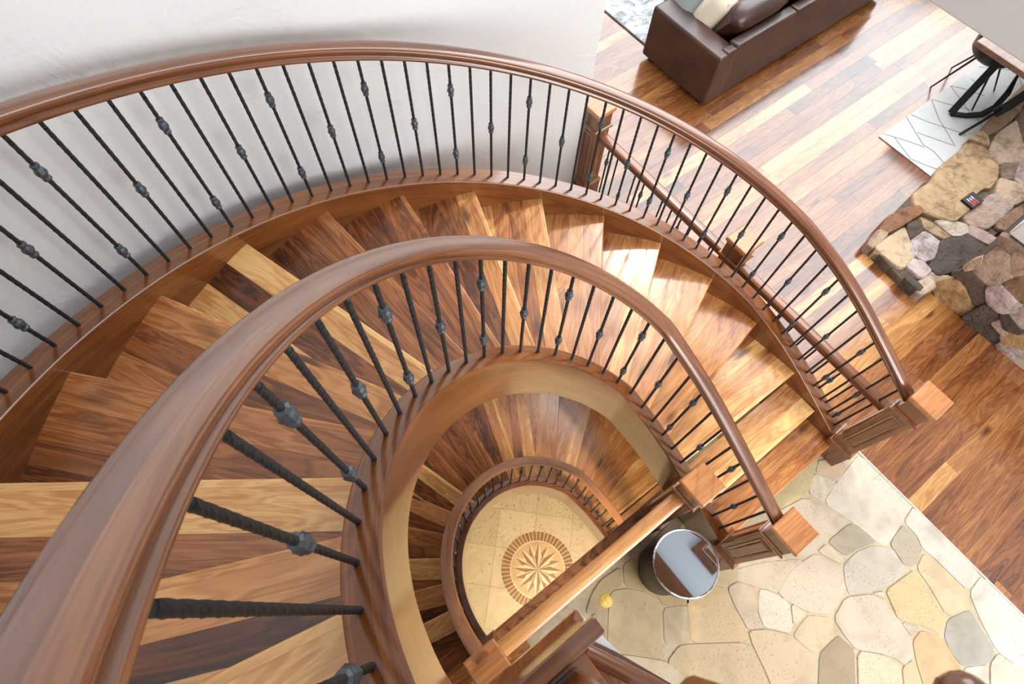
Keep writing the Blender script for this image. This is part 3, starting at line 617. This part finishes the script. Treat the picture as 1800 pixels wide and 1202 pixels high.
def put_baluster(parent, x, y, z, kind, rot=None):
    o = link_copy(BAL, 'baluster', parent, (x, y, z - 0.004)); o.rotation_euler = (0, 0, rb.uniform(0, 6.28))
    for h in {0: (0.18, 0.63), 2: (0.40,)}.get(kind, ()):
        k = bpy.data.objects.new('knuckle', KNU); COL.objects.link(k); k.parent = o; k.location = (0, 0, h)
def newel(parent, x, y, z0=0.0, h=1.21, name='newel_post'):
    mb = MB(); W = 0.079; zz = z0 + h
    def sq(w, a, b, rnd=.4): mb.box(x - w, x + w, y - w, y + w, a, b, 'z', rnd)
    sq(W, z0, z0 + h - 0.03)
    b = mb.build(name, M['trim'], parent, bevel=0.003)
    mb = MB(); mb.box(x - .097, x + .097, y - .097, y + .097, z0, z0 + 0.245, 'z', .45)
    rows = [[(x + sx * w, y + sy * w, z0 + zq) for sx, sy in ((-1, -1), (1, -1), (1, 1), (-1, 1))] for w, zq in ((.101, .245), (.103, .252), (.101, .262), (.090, .270), (.080, .290))]
    mb.grid(rows, True, rnd=.6, caps=True); mb.build('plinth', M['trim'], b, bevel=0.002)
    mb = MB(); rows = [[(x + sx * w, y + sy * w, z0 + h + zq) for sx, sy in ((-1, -1), (1, -1), (1, 1), (-1, 1))] for w, zq in ((.079, -.215), (.092, -.205), (.094, -.195), (.090, -.186), (.079, -.182))]
    mb.grid(rows, True, rnd=.6, caps=True); mb.build('neck_moulding', M['trim'], b)
    mb = MB(); rows = [[(x + sx * w, y + sy * w, z0 + h + zq) for sx, sy in ((-1, -1), (1, -1), (1, 1), (-1, 1))] for w, zq in ((.079, -.060), (.084, -.048), (.088, -.036), (.094, -.032), (.0945, -.010), (.091, -.003), (.087, 0.0))]
    mb.grid(rows, True, rnd=.85, caps=True); mb.build('cap', M['cap'], b)
    for k in range(4):
        mb = MB(); ca, sa = math.cos(k * pi / 2), math.sin(k * pi / 2)
        def P(u, d, z): return (x + ca * d - sa * u, y + sa * d + ca * u, z0 + z)
        fr = [(0.054, .34, .93)]
        u0, za, zb = 0.050, 0.36 * h / 1.21, 0.945 * h / 1.21
        prof = ((u0, 0.0, W), (u0 - .004, .004, W + .008), (u0 - .012, .012, W + .006), (u0 - .018, .018, W + .001), (u0 - .026, .026, W + .005))
        rows = [[P(-u, d, za + i), P(u, d, za + i), P(u, d, zb - i), P(-u, d, zb - i)] for u, i, d in prof]
        mb.grid(rows, True, rnd=.5); mb.face(rows[-1], [(0, 0), (0, .05), (.5, .05), (.5, 0)], .3)
        mb.build('raised_panel', M['trim'], b)
    return b

def curved_balustrade(loc, label, name, pts_rail, bal, newels=(), rnd=.5, dz=0.80, mr='rail'):
    t = thing(name, loc, label, 'balustrade')
    rail_sweep(pts_rail, dz, rnd=rnd).build('handrail', M[mr], t, smooth=50)
    for x, y, z, k in bal: put_baluster(t, x, y, z, k)
    for q in newels: newel(t, *q)
    return t
def bal_list(pts, r, start, step, n0, n1, end):
    """balusters evenly spaced along the rail path, counted from the upper end"""
    a0 = rad(4); p0 = (r * math.cos(a0), r * math.sin(a0)); ln = math.hypot(end[0] - p0[0], end[1] - p0[1]); out = []
    for i in range(n0, n1):
        s_ = ln + r * (rad(start - step * i) - a0)
        if s_ < 0.06: break
        out.append(along(pts, s_) + (i % 4,))
    return out
OUT_END, IN_END = (2.19, -0.60), (0.93, -0.60)
PO = path_outer(step=rad(1.5), end=OUT_END); PI_ = path_outer(r=RI, zf=Zi, step=rad(2.5), a1=rad(204), end=IN_END, slope=0.86)
curved_balustrade((2.19, -0.667, 0), 'long outer balustrade sweeping along the white wall above the stairs', 'stair_balustrade', PO, bal_list(PO, RO, 118.02, 2.8085, -17, 60, OUT_END), newels=[(2.19, -0.672)], rnd=.55)
curved_balustrade((0.93, -0.675, 0), 'inner balustrade curling around the open well, its rail nearest the viewer', 'stair_balustrade', PI_, bal_list(PI_, RI, 168.18 + 6.78, 6.78, -3, 60, IN_END), newels=[(0.93, -0.675)], rnd=.5, dz=0.808)

# ------------------------------------------------------------------ flight down to the basement
BO = Vector((0.035, -0.01, -3.24))
base = thing('spiral_staircase', Vector((1.5, -0.6, 0.0)) + BO, 'lower curved staircase dropping into the basement beneath the upper flight', 'staircase')
for ch in list(stair.children):
    c = ch.copy(); COL.objects.link(c); c.parent = base
PB = path_outer(r=RI, zf=Zi, step=rad(2.5), a1=rad(187), end=IN_END, slope=0.86)
pts = [(x + BO.x, y + BO.y, z + BO.z, n) for x, y, z, n in PB]
pts += [(-0.80, -0.13, pts[-1][2] + 0.06, (-1, 0))]
bb = [(x + BO.x, y + BO.y, z + BO.z, k) for x, y, z, k in bal_list(PB, RI, 168.18, 6.78, -1, 60, IN_END)]
curved_balustrade((0.93 + BO.x, -0.6, BZ), 'small lower balustrade curling around the compass medallion in the basement well', 'stair_balustrade', pts, bb, newels=(), rnd=.5, mr='cap')

# ------------------------------------------------------------------ straight guards on the main floor
def straight_guard(loc, label, pts, newels, bz, rz, gap=0.105, w=1.0, curb=None, group=None, first=1):
    t = thing('guard_railing', loc, label, 'railing')
    for q in newels: newel(t, *q)
    k = first
    for (x0, y0), (x1, y1) in pts:
        ln = math.hypot(x1 - x0, y1 - y0); d = ((x1 - x0) / ln, (y1 - y0) / ln); n = (-d[1], d[0])
        rail_sweep([(x0, y0, rz, n), ((x0 + x1) / 2, (y0 + y1) / 2, rz, n), (x1, y1, rz, n)], 0.0, .8, w, FLAT if curb else None).build('handrail', M['glarerail' if curb else 'rail'], t, smooth=50)
        m_ = int(ln / gap)
        for i in range(1, m_):
            s = ln * i / m_; put_baluster(t, x0 + d[0] * s, y0 + d[1] * s, rz - 0.80, k % 4); k += 1
    if curb:
        mb = MB(); mb.box(*curb, 'x', 0.34); mb.build('curb', M['plank'], t, bevel=0.004)
    return t
g = straight_guard((0, -0.18, 0), 'straight railing beside the mirror table guarding the edge of the open well', [((-0.72, -0.166), (0.63, -0.166))], [(-0.80, -0.178), (0.704, -0.182)], 0, 0.885, curb=(-0.9, 0.80, -0.245, -0.088, -0.16, 0.086), w=1.12)
for ch in g.children: ch.name
straight_guard((2.21, 0.85, 0), 'walnut guard rail between the outer staircase curve and the living room floor', [((2.215, 2.33), (2.215, 0.94)), ((2.215, 0.76), (2.20, -0.58))], [(2.215, 2.42, 0, 1.1), (2.215, 0.85, 0, 1.1)], 0, 0.80, first=0)

# ------------------------------------------------------------------ upper landing and its newel
mb = MB()
land = [(-2.3, 0.07), (-0.80, 0.07), (-0.80, -0.30), (-0.50, -0.30), (-0.50, -2.0), (-2.3, -2.0)]
s = -2.0; rl = random.Random(9)
while s < 0.069:
    q = clip(clip(land, (0, -1), -s), (0, 1), min(s + 0.11, 0.07))
    # split the notched strip into the two rectangles that stay convex
    x1 = -0.80 if s > -0.31 else -0.50
    mb.prism([(-2.3, s), (x1, s), (x1, min(s + 0.1095, 0.07)), (-2.3, min(s + 0.1095, 0.07))], LZ - 0.03, LZ, (1, 0), (0.86 if rl.random() < .5 else .4) + rl.uniform(-.1, .1), bottom=False); s += 0.11
mb.box(-2.3, -0.80, -2.0, 0.04, LZ - 0.30, LZ - 0.031, 'x', .4); mb.box(-0.80, -0.50, -2.0, -0.115, LZ - 0.30, LZ - 0.001, 'y', .4)
o = struct(mb.build('floor_landing', M['plank'])); o['label'] = 'wooden upper landing at the head of the stairs'
t = thing('newel_post', (-0.64, -0.18, LZ), 'blurred dark newel post of the upper landing at the bottom edge of the view', 'newel post')
mb = MB(); rows = [[(-0.80, y, z), (x, y, z), (x, -0.111, z), (-0.80, -0.111, z)] for x, y, z in ((-0.495, -0.086, LZ - .01), (-0.495, -0.086, LZ + .03), (-0.512, -0.096, LZ + .05), (-0.516, -0.096, LZ + .30), (-0.514, -0.084, LZ + .325), (-0.514, -0.084, LZ + .36))]
mb.grid(rows, True, rnd=.5, caps=True); mb.build('base_block', M['trim'], t, bevel=0.003)
mb = MB(); mb.box(-0.78, -0.551, -0.29, -0.113, LZ, LZ + 0.30, 'x', .5); mb.build('plinth', M['trim'], t, bevel=0.006)
mb = MB(); mb.box(-0.72, -0.572, -0.26, -0.125, LZ + 0.30, LZ + 0.90, 'z', .4); mb.build('shaft', M['trim'], t, bevel=0.008)
mb = MB(); mb.box(-0.73, -0.55, -0.27, -0.09, LZ + 0.90, LZ + 0.96, 'x', .6); mb.build('cap', M['rail'], t, bevel=0.006)
t = thing('landing_guard', (-0.45, -0.4, LZ), 'dark wooden landing guard with rounded lower rail running off the bottom edge', 'railing')
mb = MB(); mb.tube([(-0.531, -0.153, 3.29), (-0.501, -0.209, 3.29), (-0.467, -0.275, 3.29), (-0.394, -0.424, 3.29)], 0.017, 12, .3); mb.build('lower_rail', M['rail'], t, smooth=60)
mb = MB(); mb.prism([(-0.503, -0.151), (-0.479, -0.195), (-0.441, -0.278), (-0.374, -0.427), (-0.46, -0.361), (-0.524, -0.15)], LZ - .02, LZ + .012, (.45, -.9), .25); mb.build('base_board', M['rail'], t, bevel=0.003)
mb = MB(); mb.tube([(-0.449, -0.180, 4.185), (-0.445, -0.30, 4.185), (-0.43, -0.60, 4.185)], [0.014, 0.019, 0.019], 14, .3); mb.lathe([(0.0005, 0.014), (0.009, 0.012), (0.013, 0.007), (0.015, 0.0), (0.013, -0.008), (0.0005, -0.014)], (-0.449, -0.182, 4.185), 16, .3); mb.build('handrail', M['rail'], t, smooth=60)
mb = MB()
CP = [(-0.492, -0.092), (-0.482, -0.148), (-0.472, -0.211), (-0.40, -0.60)]
rows = [[(x + a, y, LZ - 0.04 + b) for x, y in CP] for a, b in ((0, .03), (0, 0), (-.008, -.012), (-.022, -.022), (-.022, -.034), (-.034, -.044), (-.034, -.08), (-.09, -.08), (-.09, .03))]
mb.grid([[r[k] for r in rows] for k in range(4)], True, caps=True)
struct(mb.build('trim_3', M['white'])); bpy.data.objects['trim_3']['label'] = 'white crown moulding under the landing edge'

# ------------------------------------------------------------------ stone hearth and chimney side
t = thing('stone_hearth', (4.6, 0.1, 0), 'low raised hearth of rough tan and dark field stones on the wood floor', 'hearth')
mb = MB(); hull = [(3.93, 0.36), (3.90, 0.08), (3.89, -0.20), (3.94, -0.26), (7.2, -0.27), (7.2, 0.55), (5.0, 0.52), (4.2, 0.44)]
mb.prism(hull, 0.0, 0.085, col=(92, 76, 60)); mb.build('mortar_bed', M['rock'], t)
def dim(c):
    c = (c[0], c[1] * .95, c[2] * 1.02); g = sum(c) / 3
    return tuple(int((v * .82 + g * .18) * .88) for v in c)
def stone_mesh(P, c, base, top, axis=None, r=None):
    """one domed stone: rounded outline, bulged and slightly uneven face"""
    r = r or random; q = smooth_poly(shrink(P, -0.024), 1); n = len(q); mb = MB()
    cx = sum(p[0] for p in q) / n; cy = sum(p[1] for p in q) / n
    rings = []
    tilt = (r.uniform(-.06, .06), r.uniform(-.06, .06)); h = r.uniform(-0.008, 0.012)
    for k, zz in ((1.0, base), (1.0, top - .022), (.975, top - .008), (.93, top - .002), (.6, top + .001), (.25, top + .001)):
        rings.append([(cx + (p[0] - cx) * k, cy + (p[1] - cy) * k, zz + ((h + (p[0] - cx) * k * tilt[0] + (p[1] - cy) * k * tilt[1] + r.uniform(-.003, .003)) if zz > base + .001 else 0)) for p in q])
    return rings
rh = random.Random(4)
for grp in range(1):
    mb = MB()
    for c, P in HEARTH:
        c = dim(c)
        if max(p[0] for p in P) > 8: continue
        mb.grid(stone_mesh(P, c, 0.0, 0.12, r=rh), True, col=c, caps=True)
    mb.build('stones', M['rock'], t, smooth=35)
mb = MB()
edge = [(3.925, 0.385), (3.905, 0.25), (3.89, 0.10), (3.878, -0.06), (3.876, -0.19), (3.905, -0.252)]
for a, b in zip(edge, edge[1:]):
    c = rh.choice([(84, 68, 52), (98, 80, 62), (74, 62, 50), (120, 98, 74)])
    mb.grid(stone_mesh([a, b, (b[0] + .06, b[1] + .0), (a[0] + .06, a[1])], c, 0.0, rh.uniform(.085, .105), r=rh), True, col=c, caps=True)
mb.build('edge_stones', M['rock'], t, smooth=35)

mb = MB(); mb.box(4.075, 6.9, -3.0, -0.29, 0, 0.9, col=(84, 70, 56))
def vst(P, c, rr):
    rings = stone_mesh(P, c, 0.0, 0.035, r=rr); return [[(4.085 - p[2], p[0], max(0.0, p[1])) for p in R] for R in rings]
for c, P in WALLSTONES:
    c = dim(c); mb.grid(vst(P, c, rh), True, col=c, caps=True)
yy = -1.35
while yy > -3.0:
    zz = 0.0
    while zz < 0.86:
        w, h = rh.uniform(.2, .3), rh.uniform(.15, .26); h = min(h, 0.9 - zz)
        c = rh.choice([(198, 160, 100), (110, 88, 62), (200, 182, 152), (150, 118, 80)])
        mb.grid(vst([(yy, zz), (yy - .24, zz), (yy - .25, zz + h * .5), (yy - .23, zz + h), (yy - .01, zz + h)], c, rh), True, col=c, caps=True); zz += h
    yy -= 0.26
o = struct(mb.build('wall_fireplace', M['rock'], smooth=35)); o['label'] = 'stone clad side of the fireplace'
mb = MB(); mb.box(4.05, 6.9, -3.0, -0.265, 0.9, 5.6); o = struct(mb.build('wall_chimney', M['plaster'], bevel=0.015)); o['label'] = 'white plaster chimney breast above the stone cladding'

t = thing('matchbox', (5.07, 0.1, 0.13), 'small dark box with red and white stripes lying on the hearth', 'box')
R0 = rad(-3); bx = MB(); bx.box(4.985, 5.155, 0.035, 0.165, 0.128, 0.158, rot=R0); bx.build('case', M['black'], t, bevel=0.004)
bx = MB()
for k, (x, l) in enumerate(((5.03, .07), (5.06, .06), (5.09, .07))): bx.box(x - .012, x + .006, 0.10 - l * .75, 0.10, 0.158, 0.1595, rot=R0, piv=(5.07, .1, 0))
bx.build('red_stripes', M['red'], t)
bx = MB()
for k, (x, l) in enumerate(((5.03, .06), (5.06, .05), (5.09, .06))): bx.box(x - .010, x + .003, 0.103, 0.103 + l * .6, 0.158, 0.1595, rot=R0, piv=(5.07, .1, 0))
bx.build('white_stripes', M['ink'], t)

# ------------------------------------------------------------------ rugs
t = thing('area_rug', (6.4, 0.8, 0), 'pale grey flat rug with thin dark diamond lines beside the stone hearth', 'rug')
mb = MB(); mb.box(5.165, 8.4, 0.42, 1.17, 0.0, 0.012, col=(196, 197, 194))
def ribbon(mb, P, w, z, col):
    P = [Vector((p[0], p[1], 0)) for p in P]; L = []; R = []
    for i, p in enumerate(P):
        d = (P[min(i + 1, len(P) - 1)] - P[max(i - 1, 0)]).normalized(); n = Vector((-d.y, d.x, 0)) * w * .5; L.append(p + n); R.append(p - n)
    for i in range(len(P) - 1): mb.face([(L[i].x, L[i].y, z), (R[i].x, R[i].y, z), (R[i + 1].x, R[i + 1].y, z), (L[i + 1].x, L[i + 1].y, z)], None, .5, 0, col)
mb.build('weave', M['rug'], t, bevel=0.003)
mb = MB()
for P in RUGLINES: ribbon(mb, P, 0.009, 0.0128, (124, 124, 122))
x = 6.9
while x < 8.3:
    ribbon(mb, [(x, 0.55), (x + .3, .86), (x + .6, 1.15)], .009, .0128, (124, 124, 122)); ribbon(mb, [(x + .6, 0.55), (x + .3, .86), (x, 1.15)], .009, .0128, (124, 124, 122)); x += .6
mb.build('diamond_lines', M['rug'], t)
t = thing('area_rug', (5.5, 4.6, 0), 'grey and white distressed rug under the front of the leather sofa', 'rug')
mb = MB(); mb.box(4.12, 7.6, 3.2, 6.6, 0.0, 0.012); mb.build('weave', M['abstract'], t)
mb = MB(); mb.box(4.105, 4.121, 3.2, 6.6, 0.0, 0.013, col=(90, 92, 94)); mb.build('binding', M['rug'], t)

# ------------------------------------------------------------------ leather sofa
SX0, SX1, SY0, SY1 = 3.93, 6.95, 2.52, 3.46
t = thing('sofa', ((SX0 + SX1) / 2, 3.0, 0), 'dark brown leather sofa with its back to the dining side', 'sofa')
def cushion(mb, x0, x1, y0, y1, z0, z1, bulge=0.02, n=8, e=0.04, rot=None, piv=None, col=(200, 200, 200)):
    rows = []
    import math as m_
    N_ = 9
    def f(a, b): return (1 - abs(a) ** 4) * (1 - abs(b) ** 4)
    for side in (1, -1):
        g = []
        for i in range(N_):
            a = -1 + 2 * i / (N_ - 1); r = []
            for j in range(N_):
                b = -1 + 2 * j / (N_ - 1)
                x = (x0 + x1) / 2 + a * ((x1 - x0) / 2 - e * abs(b) ** 6 * .5); y = (y0 + y1) / 2 + b * ((y1 - y0) / 2 - e * abs(a) ** 6 * .5)
                h = (z1 - z0) / 2; zc = (z0 + z1) / 2
                z = zc + side * (h * max(0.0, 1 - max(abs(a), abs(b)) ** 8) ** .5 * .92 + bulge * f(a, b)) 
                p = Vector((x, y, z)); 
                if rot: p = Vector(piv) + rot @ (p - Vector(piv))
                r.append(p)
            g.append(r)
        mb.grid(g, False, col=col)
def subd(o, n=1):
    s = o.modifiers.new('smooth', 'SUBSURF'); s.levels = n; s.render_levels = n; return o
mb = MB(); mb.box(SX0 + .03, SX1 - .03, SY0 + .04, SY1 - .02, 0.07, 0.30); mb.build('frame', M['leather'], t, bevel=0.02)
for k, (fx, fy) in enumerate(((SX0 + .08, SY0 + .1), (SX1 - .08, SY0 + .1), (SX0 + .08, SY1 - .1), (SX1 - .08, SY1 - .1))):
    mb = MB(); mb.box(fx - .03, fx + .03, fy - .03, fy + .03, 0.0, 0.075, 'z'); mb.build('foot', M['blackwood'], t)
for x0 in (SX0, SX1 - .25):
    mb = MB(); mb.box(x0, x0 + .25, SY0, SY1, 0.055, 0.615); mb.build('armrest', M['leather'], t, bevel=0.03, seg=4, smooth=30)
mb = MB(); mb.box(SX0 + .10, SX1 - .10, SY0 + .005, SY0 + .10, 0.055, 0.63); mb.build('back_panel', M['leather'], t, bevel=0.02, seg=3, smooth=30)
for k in range(3):
    w = (SX1 - SX0 - .50) / 3; x0 = SX0 + .25 + k * w
    mb = MB(); mb.box(x0 + .004 - (.0 if k else .03), x0 + w - .004, SY0 + .004, SY0 + .125, 0.52, 0.655); mb.build('back_top_pad', M['leather'], t, bevel=0.025, seg=3, smooth=30)
for k in range(3):
    w = (SX1 - SX0 - .50) / 3; x0 = SX0 + .25 + k * w
    mb = MB(); cushion(mb, x0, x0 + w, SY0 + .20, SY1 + .03, 0.28, 0.46, .015); mb.build('seat_cushion', M['leather'], t, smooth=60)
R1 = Matrix.Rotation(rad(-58), 3, 'X')
rc = random.Random(2)
for k in range(3):
    w = (SX1 - SX0 - .50) / 3; x0 = SX0 + .27 + k * w
    mb = MB(); cushion(mb, x0, x0 + w - .02, 2.52, 3.02, 0.49, 0.68, .05, e=.08, rot=R1, piv=(x0, 2.84, .58)); o = mb.build('back_cushion', M['leather'], t, smooth=60)
t = thing('throw_pillow', (4.38, 3.05, .46), 'plump cream square pillow in the corner of the leather sofa', 'pillow')
R2 = Matrix.Rotation(rad(35), 3, 'Z') @ Matrix.Rotation(rad(-60), 3, 'X')
mb = MB(); cushion(mb, 4.14, 4.64, 2.82, 3.32, .56, .74, .06, e=.06, rot=R2, piv=(4.39, 3.07, .65)); mb.build('cover', M['cream'], t, smooth=60)
mb = MB(); rows = [Vector((4.39, 3.07, .65)) + R2 @ Vector(p) for p in ((-.225, -.225, 0), (0, -.212, 0), (.225, -.225, 0), (.212, 0, 0), (.225, .225, 0), (0, .212, 0), (-.225, .225, 0), (-.212, 0, 0), (-.225, -.225, 0))]
mb.tube(rows, 0.006, 6); mb.build('piping', M['cream'], t)
t = thing('throw_pillow', (4.28, 3.35, .46), 'grey cloth pillow behind the cream pillow against the sofa arm', 'pillow')
R3 = Matrix.Rotation(rad(80), 3, 'Z') @ Matrix.Rotation(rad(-62), 3, 'X')
mb = MB(); cushion(mb, 4.06, 4.48, 3.14, 3.56, .57, .70, .04, e=.05, rot=R3, piv=(4.27, 3.35, .64)); mb.build('cover', M['greycloth'], t, smooth=60)
t = thing('fringed_throw', (6.75, 2.5, .3), 'pale fringed throw hanging over the far back corner of the sofa', 'throw')
mb = MB(); rows = [[(x, y, z) for x in (6.55, 6.66, 6.77, 6.88)] for y, z in ((2.80, .674), (2.60, .676), (2.514, .668), (2.506, .52), (2.508, .36))]
mb.grid(rows); o = mb.build('cloth', M['straw'], t, smooth=60); so = o.modifiers.new('thick', 'SOLIDIFY'); so.thickness = 0.008
mb = MB(); rq = random.Random(8)
for k in range(34):
    x = 6.55 + .33 * k / 33; mb.tube([(x, 2.504, .37), (x + rq.uniform(-.01, .01), 2.497, .28), (x + rq.uniform(-.02, .02), 2.485 + rq.uniform(-.015, .01), .17)], 0.0035, 4)
f = mb.build('fringe', M['straw'], t); f['kind'] = 'stuff'

# ------------------------------------------------------------------ dining table and chairs
t = thing('dining_table', (6.9, 0.9, 0), 'dining table end with brown wooden edge half hidden by the upper wall', 'table')
mb = MB(); mb.box(5.96, 8.2, 0.40, 1.18, 0.70, 0.755, 'x', .3); mb.build('tabletop', wood('grey_brown_tabletop', [(0, (92, 70, 60)), (.5, (132, 104, 88)), (1, (180, 158, 142))], .25, 1, 8, .3, knots=False), t, bevel=0.008)
def flat_bar(mb, P, w, th, up=(0, 0, 1)):
    rows = []; P = [Vector(p) for p in P]; u = Vector(up)
    for i, p in enumerate(P):
        d = (P[min(i + 1, len(P) - 1)] - P[max(i - 1, 0)]).normalized(); s = d.cross(u)
        s = s.normalized() if s.length > 1e-3 else Vector((0, 1, 0)); n = s.cross(d).normalized()
        rows.append([p + s * w / 2 + n * th / 2, p - s * w / 2 + n * th / 2, p - s * w / 2 - n * th / 2, p + s * w / 2 - n * th / 2])
    mb.grid(rows, True, caps=True)
mb = MB(); flat_bar(mb, [(6.22, 0.93, 0.70), (6.13, 0.925, 0.36), (6.03, 0.915, 0.03)], .07, .03, (1, 0, 0)); mb.build('leg', M['black'], t, bevel=.003)
mb = MB(); flat_bar(mb, [(6.03, 0.915, 0.02), (6.14, 0.80, 0.02), (6.28, 0.71, 0.03), (6.44, 0.68, 0.06), (6.56, 0.70, 0.16), (6.60, 0.76, 0.34), (6.50, 0.86, 0.70)], .06, .025); mb.build('curved_brace', M['black'], t, bevel=.003)
mb = MB(); flat_bar(mb, [(6.55, 0.47, 0.72), (6.42, 0.52, 0.50), (6.30, 0.58, 0.24), (6.24, 0.62, 0.14)], .09, .03, (1, 0, 0)); flat_bar(mb, [(6.30, 0.60, 0.22), (6.08, 0.64, 0.10), (5.862, 0.684, 0.016)], .022, .022); mb.build('leg', M['black'], t)
t = thing('dining_chair', (6.46, 1.05, 0), 'black chair with grey shell seat and thin splayed legs tucked under the dining table', 'chair')
mb = MB()
cx, cy = 6.46, 1.06; rows = []
for r, z in ((.02, .415), (.12, .418), (.19, .43), (.225, .47), (.245, .54), (.25, .60)):
    rows.append([(cx + r * math.cos(2 * pi * k / 28) * 1.0, cy + r * math.sin(2 * pi * k / 28), z + (.10 * max(0, math.sin(2 * pi * k / 28)) if z > .5 else 0)) for k in range(28)])
mb.grid(rows, True); o = mb.build('seat_shell', M['black'], t, smooth=60); so = o.modifiers.new('thick', 'SOLIDIFY'); so.thickness = .012
mb = MB(); mb.grid([[(cx + (p[0] - cx) * .93, cy + (p[1] - cy) * .93, p[2] + .016) for p in r_] for r_ in rows[:-1]], True, caps=True); mb.build('seat_pad', M['slate'], t, smooth=60)
mb = MB(); mb.tube([rows[-1][k % 28] for k in range(29)], 0.018, 8, caps=False); mb.build('rim', M['black'], t, smooth=60)
for fx, fy in ((6.212, 1.281), (6.655, 1.322), (6.278, .807), (6.724, .83)):
    mb = MB(); mb.tube([(cx + (fx - cx) * .35, cy + (fy - cy) * .35, .425), (fx, fy, 0.0)], [.012, .008], 8); mb.build('leg', M['black'], t, smooth=60)

# ------------------------------------------------------------------ mirror side table and floor outlet
TX, TY, TZ = 0.500, -0.505, 0.60
t = thing('side_table', (TX - .02, TY + .02, 0), 'round mirror topped drum side table on the flagstones beside the railing', 'side table')
mb = MB(); mb.lathe([(.17, 0.0), (.175, .01), (.175, TZ - .05), (.17, TZ - .04)], (TX, TY, 0), 40); mb.build('drum', M['blackwood'], t, smooth=50)
mb = MB(); mb.lathe([(.195, TZ - .045), (.210, TZ - .04), (.212, TZ - .006), (.205, TZ + .002)], (TX, TY, 0), 56); mb.build('band', M['black'], t, smooth=50)
mb = MB(); rows = [[(TX + r * math.cos(2 * pi * k / 56), TY + r * math.sin(2 * pi * k / 56), TZ + z) for k in range(56)] for r, z in ((.211, -.01), (.2115, .004), (.207, .009), (.199, .006), (.197, .0))]
mb.grid(rows, True); mb.build('chrome_rim', M['chrome'], t, smooth=60)
mb = MB(); mb.lathe([(.198, TZ + .0005), (.198, TZ + .004), (.0005, TZ + .004)], (TX, TY, 0), 56); mb.build('mirror_top', M['mirror'], t)
t = thing('floor_outlet', (0.041, -0.416, 0), 'small round brass outlet cover set in the stone floor', 'outlet')
mb = MB(); mb.lathe([(.046, 0.0), (.046, .003), (.042, .005), (.0005, .005)], (0.041, -0.416, 0), 32); mb.build('cover', M['brass'], t, smooth=40)
for k in (-1, 1):
    a = rad(-18); ox, oy = 0.041 + k * .018 * math.cos(rad(5)), -0.416 + k * .018 * math.sin(rad(5))
    mb = MB(); rows = [[(ox + r * math.cos(2 * pi * q / 20) * .75, oy + r * math.sin(2 * pi * q / 20), z) for q in range(20)] for r, z in ((.019, .005), (.019, .0075), (.016, .0085), (.0005, .0085))]
    mb.grid(rows, True, caps=True); lid = mb.build('lid', M['brass2'], t, smooth=50)
    mb = MB(); mb.box(ox - .009, ox + .009, oy - .0015, oy + .0015, .008, .009, rot=rad(40)); mb.build('slot', M['brass'], lid)
